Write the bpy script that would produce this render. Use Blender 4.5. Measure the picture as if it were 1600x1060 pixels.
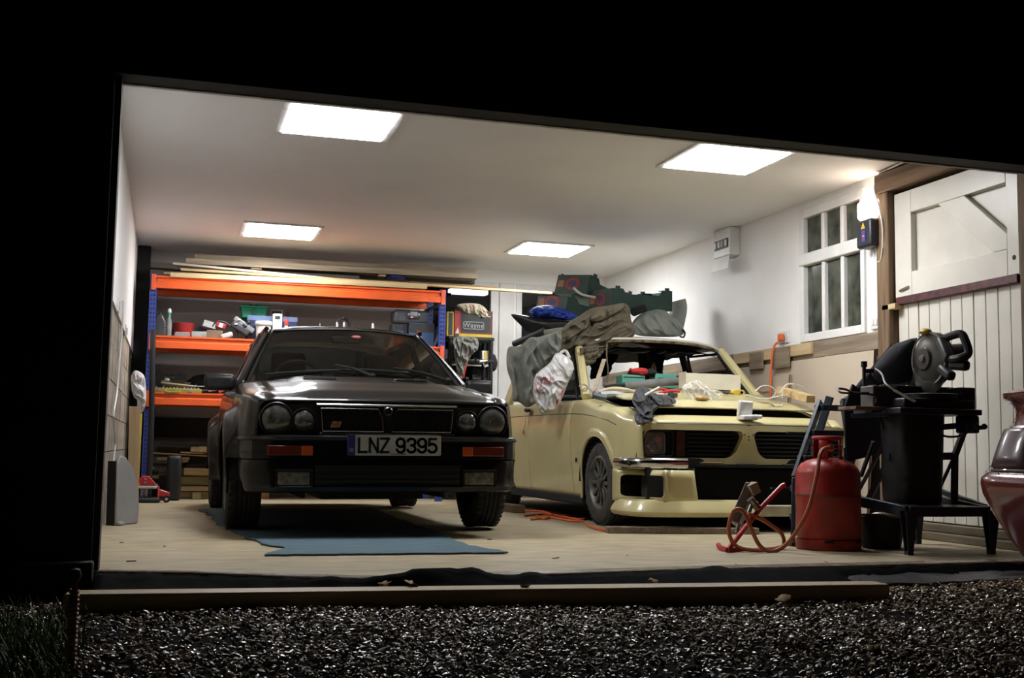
import bpy, bmesh, math, random
from math import sin, cos, pi, radians as RAD, sqrt, exp
from mathutils import Vector as V, Matrix, Euler, noise as NZ
from mathutils.bvhtree import BVHTree
for o in list(bpy.data.objects): bpy.data.objects.remove(o)
S = bpy.context.scene
COL = S.collection
random.seed(7)

# ---------------- camera (x right, y into the garage, z up, metres; garage slab top is z = 0)
FPX, YAW, PITCH, ROLL, CAMZ = 1797.6, 0.28905, 0.09535, 0.01559, 0.50
_f = V((sin(YAW)*cos(PITCH), cos(YAW)*cos(PITCH), sin(PITCH)))
_r = V((cos(YAW), -sin(YAW), 0)); _u = _r.cross(_f)
_r2 = cos(ROLL)*_r + sin(ROLL)*_u; _u2 = -sin(ROLL)*_r + cos(ROLL)*_u
cd = bpy.data.cameras.new('camera'); cam = bpy.data.objects.new('camera', cd); COL.objects.link(cam)
cd.sensor_width = 36; cd.lens = 36*FPX/1600; cd.clip_start = .05; cd.clip_end = 200
cam.matrix_world = Matrix(((_r2.x, _u2.x, -_f.x, 0), (_r2.y, _u2.y, -_f.y, 0), (_r2.z, _u2.z, -_f.z, CAMZ), (0, 0, 0, 1)))
S.camera = cam
# ---------------- night world, exposure
w = bpy.data.worlds.new('night'); S.world = w; w.use_nodes = True
w.node_tree.nodes['Background'].inputs[0].default_value = (.35, .42, .6, 1)
w.node_tree.nodes['Background'].inputs[1].default_value = .0006
S.view_settings.view_transform = 'Standard'; S.view_settings.look = 'None'
S.view_settings.gamma = 1; S.view_settings.use_curve_mapping = False
S.view_settings.exposure = 1.8
PANEL_LIGHT = 12.0
LAMP_LIGHT = 3.6

def at(px, py, Y):
    """world point seen at a pixel of the 1600x1060 frame, at depth Y"""
    d = _f + _r2*((px-800)/FPX) - _u2*((py-530)/FPX)
    t = Y/d.y
    return V((d.x*t, Y, d.z*t+CAMZ))
def atx(px, py, X):
    d = _f + _r2*((px-800)/FPX) - _u2*((py-530)/FPX)
    t = X/d.x
    return V((X, d.y*t, d.z*t+CAMZ))
def atz(px, py, Z=0):
    d = _f + _r2*((px-800)/FPX) - _u2*((py-530)/FPX)
    t = (Z-CAMZ)/d.z
    return V((d.x*t, d.y*t, Z))

# ---------------- materials
MATS = {}
def srgb(r, g, b):
    f = lambda c: (c/255/12.92 if c/255 <= .04045 else ((c/255+.055)/1.055)**2.4)
    return (f(r), f(g), f(b))
def mat(name, col, rough=.6, metal=0, var=.18, scale=9, bump=0, bscale=60, coat=0, spec=.5, stretch=None, col2=None, trans=0, emit=0, detail=4, sheen=0, alpha=1):
    if name in MATS: return MATS[name]
    m = bpy.data.materials.new(name); m.use_nodes = True; MATS[name] = m
    nt = m.node_tree; N = nt.nodes; L = nt.links; p = N['Principled BSDF']
    p.inputs['Roughness'].default_value = rough; p.inputs['Metallic'].default_value = metal
    p.inputs['Coat Weight'].default_value = coat; p.inputs['Coat Roughness'].default_value = .04
    p.inputs['Specular IOR Level'].default_value = spec
    p.inputs['Transmission Weight'].default_value = trans
    p.inputs['Sheen Weight'].default_value = sheen
    p.inputs['Alpha'].default_value = alpha
    c2 = col2 or tuple(max(0, c*(1-var*1.6)) for c in col)
    c1 = col if col2 else tuple(min(1, c*(1+var*.6)) for c in col)
    tc = N.new('ShaderNodeTexCoord'); mp = N.new('ShaderNodeMapping')
    L.new(tc.outputs['Object'], mp.inputs['Vector'])
    if stretch: mp.inputs['Scale'].default_value = stretch
    nz = N.new('ShaderNodeTexNoise'); nz.inputs['Scale'].default_value = scale; nz.inputs['Detail'].default_value = detail
    L.new(mp.outputs[0], nz.inputs['Vector'])
    cr = N.new('ShaderNodeValToRGB'); cr.color_ramp.elements[0].position = .32; cr.color_ramp.elements[1].position = .68
    cr.color_ramp.elements[0].color = (*c2, 1); cr.color_ramp.elements[1].color = (*c1, 1)
    L.new(nz.outputs['Fac'], cr.inputs['Fac']); L.new(cr.outputs[0], p.inputs['Base Color'])
    if emit:
        p.inputs['Emission Color'].default_value = (*col, 1); p.inputs['Emission Strength'].default_value = emit
    if bump:
        n2 = N.new('ShaderNodeTexNoise'); n2.inputs['Scale'].default_value = bscale; n2.inputs['Detail'].default_value = 5
        L.new(mp.outputs[0], n2.inputs['Vector'])
        b = N.new('ShaderNodeBump'); b.inputs['Strength'].default_value = bump; b.inputs['Distance'].default_value = .01
        L.new(n2.outputs['Fac'], b.inputs['Height']); L.new(b.outputs[0], p.inputs['Normal'])
    return m
def wood(name, a, b, rough=.75, axis=0, knots=True):
    st = [26, 26, 26]; st[axis] = 1.6
    return mat(name, a, rough, col2=b, scale=1.0, stretch=tuple(st), bump=.25, bscale=2.5, detail=6)
def glassmat(name, tint=(.5, .55, .52), rough=.02, refl=1.45):
    if name in MATS: return MATS[name]
    m = bpy.data.materials.new(name); m.use_nodes = True; MATS[name] = m
    nt = m.node_tree; N = nt.nodes; L = nt.links
    N.remove(N['Principled BSDF']); out = N['Material Output']
    t = N.new('ShaderNodeBsdfTransparent'); t.inputs[0].default_value = (*tint, 1)
    g = N.new('ShaderNodeBsdfGlossy'); g.inputs['Roughness'].default_value = rough
    fr = N.new('ShaderNodeFresnel'); fr.inputs['IOR'].default_value = refl
    mx = N.new('ShaderNodeMixShader'); L.new(fr.outputs[0], mx.inputs[0]); L.new(t.outputs[0], mx.inputs[1]); L.new(g.outputs[0], mx.inputs[2])
    L.new(mx.outputs[0], out.inputs['Surface'])
    return m
def emitmat(name, col, strength):
    if name in MATS: return MATS[name]
    m = bpy.data.materials.new(name); m.use_nodes = True; MATS[name] = m
    p = m.node_tree.nodes['Principled BSDF']
    p.inputs['Base Color'].default_value = (.8, .8, .8, 1)
    p.inputs['Emission Color'].default_value = (*col, 1); p.inputs['Emission Strength'].default_value = strength
    return m

# ---------------- mesh building
def lut(x, tab):
    if x <= tab[0][0]: return tab[0][1]
    for (a, va), (b, vb) in zip(tab, tab[1:]):
        if x <= b:
            t = (x-a)/(b-a); return va+(vb-va)*t
    return tab[-1][1]
def slut(x, tab):
    if x <= tab[0][0]: return tab[0][1]
    for (a, va), (b, vb) in zip(tab, tab[1:]):
        if x <= b:
            t = (x-a)/(b-a); t = t*t*(3-2*t); return va+(vb-va)*t
    return tab[-1][1]
def sst(a, b, x):
    t = max(0, min(1, (x-a)/(b-a))); return t*t*(3-2*t)
class MB:
    def __init__(s): s.v = []; s.f = []
    def add(s, vs, fs, T=None):
        n = len(s.v)
        s.v += [tuple(T @ V(p)) if T else tuple(p) for p in vs]
        s.f += [tuple(i+n for i in f) for f in fs]
        return s
    def box(s, c, d, rot=None):
        T = Matrix.Translation(V(c)) @ (Euler(rot).to_matrix().to_4x4() if rot else Matrix())
        x, y, z = d[0]/2, d[1]/2, d[2]/2
        return s.add([(-x, -y, -z), (x, -y, -z), (x, y, -z), (-x, y, -z), (-x, -y, z), (x, -y, z), (x, y, z), (-x, y, z)],
              [(3, 2, 1, 0), (4, 5, 6, 7), (0, 1, 5, 4), (1, 2, 6, 5), (2, 3, 7, 6), (3, 0, 4, 7)], T)
    def bb(s, a, b): return s.box([(p+q)/2 for p, q in zip(a, b)], [abs(q-p) for p, q in zip(a, b)])
    def beam(s, p0, p1, w, h, up=(0, 0, 1)):
        p0, p1 = V(p0), V(p1); d = (p1-p0); l = d.length; d.normalize()
        u = V(up); sd = d.cross(u)
        if sd.length < 1e-4: sd = d.cross(V((1, 0, 0)))
        sd.normalize(); u = sd.cross(d)
        T = Matrix(((d.x, sd.x, u.x, 0), (d.y, sd.y, u.y, 0), (d.z, sd.z, u.z, 0), (0, 0, 0, 1)))
        T.translation = (p0+p1)/2
        x, y, z = l/2, w/2, h/2
        return s.add([(-x, -y, -z), (x, -y, -z), (x, y, -z), (-x, y, -z), (-x, -y, z), (x, -y, z), (x, y, z), (-x, y, z)],
              [(3, 2, 1, 0), (4, 5, 6, 7), (0, 1, 5, 4), (1, 2, 6, 5), (2, 3, 7, 6), (3, 0, 4, 7)], T)
    def tube(s, pts, r, n=8, closed=False):
        pts = [V(p) for p in pts]; m = len(pts)
        rr = r if isinstance(r, (list, tuple)) else [r]*m
        vs = []; fs = []; prev = None
        for i in range(m):
            if closed: d = pts[(i+1) % m]-pts[i-1]
            else: d = pts[min(i+1, m-1)]-pts[max(i-1, 0)]
            if d.length < 1e-9: d = V((0, 0, 1))
            d.normalize()
            if prev is None:
                a = d.orthogonal().normalized()
            else:
                a = prev-d*prev.dot(d)
                a = a.normalized() if a.length > 1e-6 else d.orthogonal().normalized()
            prev = a; b = d.cross(a)
            vs += [pts[i]+(a*cos(2*pi*k/n)+b*sin(2*pi*k/n))*rr[i] for k in range(n)]
        for i in range(m if closed else m-1):
            j = (i+1) % m
            fs += [(i*n+k, i*n+(k+1) % n, j*n+(k+1) % n, j*n+k) for k in range(n)]
        if not closed: fs += [tuple(range(n))[::-1], tuple((m-1)*n+k for k in range(n))]
        return s.add(vs, fs)
    def cyl(s, p0, p1, r0, r1=None, n=16): return s.tube([p0, p1], [r0, r0 if r1 is None else r1], n)
    def lathe(s, prof, n=24, T=None, cap=True):
        vs = []; fs = []; m = len(prof)
        for r, z in prof: vs += [(r*cos(2*pi*k/n), r*sin(2*pi*k/n), z) for k in range(n)]
        for i in range(m-1): fs += [(i*n+k, i*n+(k+1) % n, (i+1)*n+(k+1) % n, (i+1)*n+k) for k in range(n)]
        if cap: fs += [tuple(range(n))[::-1], tuple((m-1)*n+k for k in range(n))]
        return s.add(vs, fs, T)
    def prism(s, poly, h, T=None):
        n = len(poly)
        vs = [(x, y, 0) for x, y in poly]+[(x, y, h) for x, y in poly]
        fs = [tuple(range(n))[::-1], tuple(range(n, 2*n))]+[(i, (i+1) % n, (i+1) % n+n, i+n) for i in range(n)]
        return s.add(vs, fs, T)
    def grid(s, fn, nu, nv, flip=False):
        vs = [fn(i/nu, j/nv) for i in range(nu+1) for j in range(nv+1)]
        k = nv+1
        fs = [(i*k+j, (i+1)*k+j, (i+1)*k+j+1, i*k+j+1) for i in range(nu) for j in range(nv)]
        if flip: fs = [f[::-1] for f in fs]
        return s.add(vs, fs)
    def ball(s, c, r, nu=16, nv=10, fn=None):
        r = r if isinstance(r, (list, tuple)) else (r, r, r); c = V(c); vs = []; fs = []
        for j in range(1, nv):
            for i in range(nu):
                a = 2*pi*i/nu; b = pi*j/nv; d = V((sin(b)*cos(a), sin(b)*sin(a), cos(b)))
                k = fn(d) if fn else 1
                vs.append(c+V((d.x*r[0], d.y*r[1], d.z*r[2]))*k)
        for j in range(nv-2):
            fs += [(j*nu+i, (j+1)*nu+i, (j+1)*nu+(i+1) % nu, j*nu+(i+1) % nu) for i in range(nu)]
        t = len(vs)
        for d in (V((0, 0, 1)), V((0, 0, -1))):
            k = fn(d) if fn else 1
            vs.append(c+V((d.x*r[0], d.y*r[1], d.z*r[2]))*k)
        fs += [(t, i, (i+1) % nu) for i in range(nu)]
        fs += [(t+1, (nv-2)*nu+(i+1) % nu, (nv-2)*nu+i) for i in range(nu)]
        return s.add(vs, fs)
    def sweep(s, path, prof, closed_prof=True):
        """path: (x,y) list, prof: (offset to the right of travel, z) list"""
        n = len(path); m = len(prof); vs = []
        for i in range(n):
            a = V(path[max(i-1, 0)]); b = V(path[min(i+1, n-1)]); d = (b-a).normalized(); nn = V((d.y, -d.x))
            for o_, z in prof: vs.append((path[i][0]+nn.x*o_, path[i][1]+nn.y*o_, z))
        fs = []
        for i in range(n-1):
            for k in range(m if closed_prof else m-1):
                fs.append((i*m+k, (i+1)*m+k, (i+1)*m+(k+1) % m, i*m+(k+1) % m))
        if closed_prof: fs += [tuple(range(m)), tuple((n-1)*m+k for k in range(m))[::-1]]
        return s.add(vs, fs)
    def rot(s, T):
        s.v = [tuple(T @ V(p)) for p in s.v]; return s
def rrect(x0, y0, x1, y1, r, n=5):
    out = []
    for cx, cy, a in ((x1-r, y1-r, 0), (x0+r, y1-r, pi/2), (x0+r, y0+r, pi), (x1-r, y0+r, 3*pi/2)):
        out += [(cx+r*cos(a+pi/2*k/n), cy+r*sin(a+pi/2*k/n)) for k in range(n+1)]
    return out
def TR(loc=(0, 0, 0), rot=(0, 0, 0)): return Matrix.Translation(V(loc)) @ Euler(rot).to_matrix().to_4x4()
FRONT = Matrix.Rotation(pi/2, 4, 'X')       # prism in xy -> stands in xz, extrudes towards -y

def mesh_of(name, mb, smooth=35):
    me = bpy.data.meshes.new(name); me.from_pydata([tuple(p) for p in mb.v], [], mb.f)
    bm = bmesh.new(); bm.from_mesh(me); bmesh.ops.recalc_face_normals(bm, faces=bm.faces); bm.to_mesh(me); bm.free()
    if smooth:
        me.polygons.foreach_set('use_smooth', [True]*len(me.polygons)); me.set_sharp_from_angle(angle=RAD(smooth))
    return me
def obj(name, mb, m, parent=None, bevel=0, smooth=35, solid=0, sub=0, world=False, label=None, kind=None, loc=None, rot=None, seg=2):
    me = mesh_of(name, mb, smooth) if isinstance(mb, MB) else mb
    if m is not None and not me.materials: me.materials.append(m)
    o = bpy.data.objects.new(name, me); COL.objects.link(o)
    if loc: o.location = loc
    if rot: o.rotation_euler = rot
    if parent:
        o.parent = parent
        if world: o.matrix_parent_inverse = Matrix.LocRotScale(parent.location, parent.rotation_euler, None).inverted()
    if solid:
        md = o.modifiers.new('solid', 'SOLIDIFY'); md.thickness = solid; md.offset = 0
    if bevel:
        md = o.modifiers.new('bevel', 'BEVEL'); md.width = bevel; md.segments = seg; md.limit_method = 'ANGLE'; md.angle_limit = RAD(40)
    if sub:
        md = o.modifiers.new('sub', 'SUBSURF'); md.levels = md.render_levels = sub
    if label: o['label'] = label
    if kind: o['kind'] = kind
    return o
def thing(name, label, cat, loc=(0, 0, 0), rot=(0, 0, 0), group=None):
    o = bpy.data.objects.new(name, None); COL.objects.link(o); o.empty_display_size = .1
    o.location = loc; o.rotation_euler = rot; o['label'] = label; o['category'] = cat
    if group: o['group'] = group
    return o
def one(name, label, cat, mb, m, group=None, **k):
    o = obj(name, mb, m, **k); o['label'] = label; o['category'] = cat
    if group: o['group'] = group
    return o
def struct(name, mb, m, parent=None, **k):
    o = obj(name, mb, m, parent=parent, **k)
    if not parent: o['kind'] = 'structure'
    return o
def copyof(o, name=None, parent=None, loc=None, rot=None):
    c = o.copy(); COL.objects.link(c)
    if name: c.name = name
    if parent: c.parent = parent
    if loc is not None: c.location = loc
    if rot is not None: c.rotation_euler = rot
    return c
FONTC = {}
def text(name, s, size, m, parent=None, loc=(0, 0, 0), rot=(pi/2, 0, 0), ext=.0008, world=True, sx=1, bold=0, spacing=1):
    cu = bpy.data.curves.new(name, 'FONT'); cu.body = s; cu.size = size; cu.extrude = ext; cu.align_x = 'CENTER'; cu.align_y = 'CENTER'
    cu.offset = bold; cu.space_character = spacing
    t = bpy.data.objects.new('tmp', cu); COL.objects.link(t)
    dg = bpy.context.evaluated_depsgraph_get(); me = bpy.data.meshes.new_from_object(t.evaluated_get(dg))
    bpy.data.objects.remove(t); me.name = name
    me.transform(Matrix.Diagonal((sx, 1, 1, 1)))
    T = TR(loc, rot)
    if world and parent:
        me.transform(T); o = obj(name, me, m, parent=parent, world=True)
    elif parent:
        me.transform(T); o = obj(name, me, m, parent=parent)
    else: o = obj(name, me, m, loc=loc, rot=rot)
    return o
def fbm(p, oct=4):
    return NZ.fractal(V(p), 1.0, 2.0, oct, noise_basis='PERLIN_ORIGINAL')
def ridge(p):
    a = NZ.noise(V(p)); b = NZ.noise(V(p)*2.1+V((3, 1, 7)))
    return (1-abs(a)*2.2)*.65+(1-abs(b)*2.2)*.35
def fold(q, k=1.0):
    a = NZ.noise(q*.8); b = NZ.noise(q*.8+V((9, 4, 2)))
    w1 = abs(sin(pi*(q.x*.55*k+q.z*.35*k+1.5*a))); w2 = abs(sin(pi*(q.y*.5*k-q.z*.5*k+1.7*b)))
    return 1-(.62*w1**.8+.38*w2**.8)
def heap(c, r, seed=0, amp=.22, freq=2.2, nu=44, nv=28, flat=.0, T=None, sharp=1.0, aniso=(1, 1, 1)):
    """crumpled cloth lump: folded surface with a flattened underside"""
    mb = MB(); sd = V((seed*3.7, seed*1.3, seed*2.1))
    def fn(d):
        q = V((d.x*freq*aniso[0], d.y*freq*aniso[1], d.z*freq*aniso[2]))
        wv = V((fbm(q*.6+sd), fbm(q*.6+sd+V((5, 2, 1))), fbm(q*.6+sd+V((1, 8, 3)))))
        return 1+amp*.85*(fold(q+sd+wv*.5*sharp)-.45)+amp*.7*NZ.noise(q*.45+sd)+amp*.30*(fold(q*2.1+sd*2)-.45)
    mb.ball((0, 0, 0), r, nu, nv, fn)
    zmin = -r[2]*(1-flat)
    mb.v = [(x, y, max(z, zmin)) for x, y, z in mb.v]
    mb.rot((TR(c) @ T) if T is not None else TR(c))
    return mb
def sheet(p00, p10, p01, p11, nu=30, nv=30, amp=.02, freq=5, seed=0, foldu=0, foldamp=.03, sag=0, n=None):
    """draped sheet between four corners, folds running along v"""
    p00, p10, p01, p11 = map(V, (p00, p10, p01, p11))
    nn = n and V(n).normalized() or (p10-p00).cross(p01-p00).normalized()
    mb = MB(); sd = V((seed*2.3, seed, seed*5.1))
    def fn(u, v):
        p = p00.lerp(p10, u).lerp(p01.lerp(p11, u), v)
        q = V((u*freq, v*freq*.5, 0))+sd
        d = amp*(ridge(q)-.4)*1.3+amp*fbm(q*2)
        if foldu: d += foldamp*sin(u*foldu*2*pi+2*fbm(V((u*2, v*2, seed))))*(.35+.65*v)
        return p+nn*d+V((0, 0, -sag*4*u*(1-u)*(1 if v > .5 else 2*v)))
    return mb.grid(fn, nu, nv)
def arc_pts(c, r, a0, a1, n=12, plane='xz'):
    out = []
    for i in range(n+1):
        a = a0+(a1-a0)*i/n
        x, y = r*cos(a), r*sin(a)
        out.append({'xz': (c[0]+x, c[1], c[2]+y), 'xy': (c[0]+x, c[1]+y, c[2]), 'yz': (c[0], c[1]+x, c[2]+y)}[plane])
    return out
def spline(pts, k=6):
    pts = [V(p) for p in pts]; out = []
    P = [pts[0]]+pts+[pts[-1]]
    for i in range(1, len(P)-2):
        for j in range(k):
            t = j/k; a, b, c, d = P[i-1], P[i], P[i+1], P[i+2]
            out.append(.5*((2*b)+(c-a)*t+(2*a-5*b+4*c-d)*t*t+(3*b-a-3*c+d)*t**3))
    out.append(pts[-1]); return out

def puff(pix, Y, front, back, seed=0, amp=.03, freq=5, ang=0, rings=30, k=7, ty=0, tx=0, pw=.5):
    """cloth bundle: outline seen at depth Y, bulging forwards and backwards, with long folds across it"""
    n0 = len(pix); out = []
    for i in range(n0):
        a, b, c, d = [V((pix[(i+q) % n0][0], pix[(i+q) % n0][1], 0)) for q in (-1, 0, 1, 2)]
        for j in range(k):
            t = j/k; out.append(.5*((2*b)+(c-a)*t+(2*a-5*b+4*c-d)*t*t+(3*b-a-3*c+d)*t**3))
    cx = sum(p.x for p in out)/len(out); cy = sum(p.y for p in out)/len(out)
    O = [at(p.x, p.y, Y+tx*(p.x-cx)+ty*(p.y-cy)) for p in out]; C = at(cx, cy, Y)
    vd = (C-V((0, 0, CAMZ))).normalized(); ex = vd.cross(V((0, 0, 1))).normalized(); ez = ex.cross(vd); n = len(O)
    ca, sa = cos(ang), sin(ang); sd = V((seed*3.1, seed*1.7, seed*.9))
    def disp(p, t, s_):
        x, z = (p-C).dot(ex), (p-C).dot(ez); u, v = (x*ca+z*sa)*freq, (-x*sa+z*ca)*freq
        q = V((u, v*.35, s_*3))+sd; w_ = NZ.noise(V((u*.5, v*.5, 2))+sd)*1.3+NZ.noise(V((u*1.2, v*.8, 5))+sd)*.5
        f = 1-abs(sin(pi*(u*.5+w_)))**.75
        g = 1-abs(sin(pi*(v*.4+u*.35+1.6*NZ.noise(q*.8))))**.8
        
        h = 1-abs(sin(pi*(u*1.1-v*.3+2.2*NZ.noise(q*1.1+V((4, 4, 4))))))**.6
        return amp*(f*.55+g*.40+h*.25-.50+.45*NZ.noise(q*.6)+.10*NZ.noise(V((u*2.5, v*2.5, 1))+sd))*(1-t**8)
    mb = MB()
    for s_, bl in ((-1, front), (1, back)):
        for r_ in range(1, rings):
            t = r_/rings
            for p in O:
                q = C.lerp(p, t); mb.v.append(q+vd*s_*(bl*(1-t*t)**pw+disp(q, t, s_)))
    e0 = len(mb.v); mb.v += O; c0 = len(mb.v); mb.v += [C-vd*(front+disp(C, 0, -1)), C+vd*(back+disp(C, 0, 1))]
    for h in range(2):
        b0 = h*(rings-1)*n
        for i in range(n):
            j = (i+1) % n; mb.f.append((c0+h, b0+i, b0+j))
            for r_ in range(rings-2): mb.f.append((b0+r_*n+i, b0+(r_+1)*n+i, b0+(r_+1)*n+j, b0+r_*n+j))
            l = b0+(rings-2)*n; mb.f.append((l+i, e0+i, e0+j, l+j))
    return mb
def bvh_of(o): return BVHTree.FromPolygons([v.co for v in o.data.vertices], [tuple(p.vertices) for p in o.data.polygons])
# ======================= materials of the place
plaster = mat('white_plaster', (.84, .83, .82), .7, var=.03, scale=3, bump=.08, bscale=25)
ceil_m = mat('ceiling_paint', (.86, .85, .86), .75, var=.02, scale=2)
conc = mat('concrete_floor', (.41, .34, .215), .62, var=.16, scale=5, bump=.12, bscale=40, stretch=(1, 2.2, 1), detail=8)
block_m = mat('concrete_block', (.40, .34, .27), .9, var=.22, scale=14, bump=.5, bscale=90)
mortar = mat('mortar', (.22, .19, .16), .95, var=.2, scale=30)
black_clad = mat('black_stained_timber', (.012, .012, .013), .75, var=.3, scale=4)
dark_gap = mat('dark_soil', (.008, .007, .006), .95, spec=.03, var=.4, scale=20)
oldwood = wood('old_brown_timber', (.22, .13, .07), (.07, .04, .022), axis=1)
oldwood_z = wood('old_brown_post_timber', (.24, .15, .08), (.07, .04, .022), axis=2)
greywood = wood('weathered_rail_timber', (.30, .24, .17), (.15, .11, .075), axis=1)
pine = wood('fresh_pine', (.66, .50, .27), (.52, .37, .18), axis=0)
pine_y = wood('fresh_pine_along', (.62, .47, .27), (.45, .33, .18), axis=1)
pine2 = wood('yellowed_pine', (.58, .42, .21), (.38, .26, .12), axis=0)
dirtywood = wood('dirty_scaffold_board', (.36, .29, .20), (.16, .12, .08), axis=0)
darkwood = wood('dark_old_board', (.10, .085, .07), (.045, .038, .03), axis=0)
doorpaint = mat('white_door_paint', (.70, .67, .60), .35, var=.04, scale=6, bump=.06, bscale=30)
maroon = mat('maroon_paint', (.10, .018, .022), .5, var=.5, scale=18)
winpaint = mat('white_window_paint', (.74, .73, .72), .45, var=.05, scale=8)
blackplastic = mat('black_plastic', (.012, .012, .013), .42, var=.2)
blackmatt = mat('black_matt', (.010, .010, .011), .8, var=.2)
whiteplastic = mat('white_plastic', (.72, .72, .70), .4, var=.04)
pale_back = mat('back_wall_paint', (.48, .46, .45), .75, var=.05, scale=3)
mud_back = mat('back_wall_block', (.20, .17, .14), .9, var=.2, scale=8, bump=.3)
glass_dirty = mat('dirty_window_glass', (.10, .11, .085), .12, col2=(.012, .016, .014), scale=7, detail=9, spec=.5)
glass_dark = mat('night_window_glass', (.006, .007, .008), .02, var=.1, spec=.6)

XL, XR, YF, YB, HC = -.35, 4.46, 4.9, 11.5, 2.36
# floor slab with the ragged front edge
edge = [(-.6, 4.84), (-.238, 4.825), (.116, 4.727), (.468, 4.538), (.814, 4.40), (1.207, 4.445), (1.62, 4.484), (2.11, 4.555), (2.88, 4.594), (3.6, 4.64), (4.9, 4.70)]
floor = struct('floor', MB().prism([(4.9, 11.7), (-.6, 11.7)]+edge, .14, TR((0, 0, -.14))), conc)
wetm = mat('wet_concrete_edge', (.33, .28, .20), .25, var=.25, scale=12, bump=.15, bscale=60)
ws = MB()
ws.grid(lambda u, v: (lambda x: (x, (lut(x, edge)+.006)*(1-v)+v*(lut(x, edge)+.05+.06*sst(0, 1.2, x)+.012*fbm((x*6, 0, 0))), .002))(-.236+u*4.69), 80, 2)
obj('wet_edge', ws, wetm, parent=floor, smooth=0)
ceiling = struct('ceiling', MB().bb((XL-.2, 4.95, HC), (XR+.3, YB+.2, HC+.12)), ceil_m)

# left wall: bare blocks below, white plaster above
wl = struct('wall_left', MB().bb((XL-.2, 4.95, 0), (XL-.012, YB, HC)), mortar)
bw, bh = .44, .215
bmesh_full = None
for r in range(6):
    y = 4.97-(.225 if r % 2 else 0); z0 = .004+r*.2225
    while y < YB-.02:
        a, b = max(y, 4.96), min(y+bw, YB-.005)
        if b-a > .05:
            if abs(b-a-bw) < 1e-6:
                if bmesh_full is None:
                    bmesh_full = mesh_of('block', MB().box((0, 0, 0), (.03, bw, bh)), 0)
                o = obj('block', bmesh_full, block_m, parent=wl)
            else:
                o = obj('block', MB().box((0, 0, 0), (.03, b-a, bh)), block_m, parent=wl, smooth=0)
            o.location = (XL-.015+random.uniform(-.002, .003), (a+b)/2, z0+bh/2)
        y += bw+.01
struct('plaster_panel', MB().bb((XL-.02, 4.96, 1.337), (XL+.012, YB-.1, HC)), plaster, parent=wl, label='white painted board above the bare blocks')
# back wall with two windows
wb = struct('wall_back', MB().bb((XL-.2, YB+.05, 0), (XR+.2, YB+.2, HC)), mortar)
# upper plaster around the openings (openings X 2.42-3.24 and 3.46-4.28, z 1.0-2.23)
for a, b in (((XL, YB, .75), (2.42, YB+.06, HC)), ((3.24, YB, .75), (3.46, YB+.06, HC)), ((4.28, YB, .75), (XR, YB+.06, HC)),
             ((2.42, YB, 2.23), (3.24, YB+.06, HC)), ((3.46, YB, 2.23), (4.28, YB+.06, HC)), ((2.42, YB, .75), (3.24, YB+.06, 1.0)), ((3.46, YB, .75), (4.28, YB+.06, 1.0))):
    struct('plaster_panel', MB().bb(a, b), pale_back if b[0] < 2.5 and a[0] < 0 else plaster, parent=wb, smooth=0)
struct('block_course', MB().bb((XL, YB-.03, .0), (XR, YB+.05, .56)), mud_back, parent=wb)
struct('ledge', MB().bb((XL, YB-.05, .56), (XR, YB+.05, .75)), mat('dark_ledge', (.05, .045, .04), .9), parent=wb, bevel=.01)
for i, (a, b) in enumerate(((2.42, 3.24), (3.46, 4.28))):
    wi = struct('window_%d' % (i+1), MB().bb((a+.05, YB+.045, 1.05), (b-.05, YB+.05, 2.18)), glass_dark)
    fr = MB()
    for q in (((a, YB-.015, 1.0), (a+.06, YB+.05, 2.23)), ((b-.06, YB-.015, 1.0), (b, YB+.05, 2.23)), ((a+.06, YB-.015, 2.17), (b-.06, YB+.05, 2.23)), ((a+.06, YB-.015, 1.0), (b-.06, YB+.05, 1.06))): fr.bb(*q)
    struct('window_frame', fr, winpaint, parent=wi, bevel=.004)
    struct('glazing_bar', MB().bb((a+.06, YB+.0, 1.35), (b-.06, YB+.044, 1.38)), winpaint, parent=wi)
tr = struct('trim_1', MB().bb((3.27, YB-.03, .3), (3.43, YB, 2.23)), winpaint, bevel=.006)
struct('trim_2', MB().bb((XL+.013, YB-.22, 0), (XL+.13, YB-.06, HC-.005)), black_clad, bevel=.005)

# right wall: window, timber rail, side door
wr = struct('wall_right', MB().bb((XR+.06, 6.47, 0), (XR+.25, YB, HC)), mortar)
WY0, WY1, WZ0, WZ1 = 6.66, 7.49, 1.31, 2.30
for a, b in (((XR, WY1, 1.3), (XR+.07, YB, HC)), ((XR, 6.47, 1.3), (XR+.07, WY0, HC)), ((XR, WY0, WZ1), (XR+.07, WY1, HC)), ((XR, WY0, 1.3), (XR+.07, WY1, WZ0))):
    struct('plaster_panel', MB().bb(a, b), plaster, parent=wr, smooth=0)
struct('lower_panel', MB().bb((XR+.01, 6.47, 0), (XR+.07, YB, 1.19)), mud_back, parent=wr)
struct('wall_rail', MB().bb((XR-.03, 6.48, 1.185), (XR+.06, YB-.01, 1.305)), greywood, parent=wr, bevel=.006)
wi = struct('window_3', MB().bb((XR+.035, WY0+.05, WZ0+.05), (XR+.04, WY1-.05, WZ1-.05)), blackmatt)
fr = MB()
for a, b in (((WY0, WZ0), (WY0+.045, WZ1)), ((WY1-.06, WZ0), (WY1, WZ1)), ((WY0+.045, WZ1-.07), (WY1-.06, WZ1)), ((WY0+.045, WZ0), (WY1-.06, WZ0+.06))):
    fr.bb((XR-.02, a[0], a[1]), (XR+.045, b[0], b[1]))
struct('window_frame', fr, winpaint, parent=wi, bevel=.005)
struct('transom', MB().bb((XR-.03, WY0+.005, 1.875), (XR+.044, WY1-.005, 1.965)), winpaint, parent=wi, bevel=.008)
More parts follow.
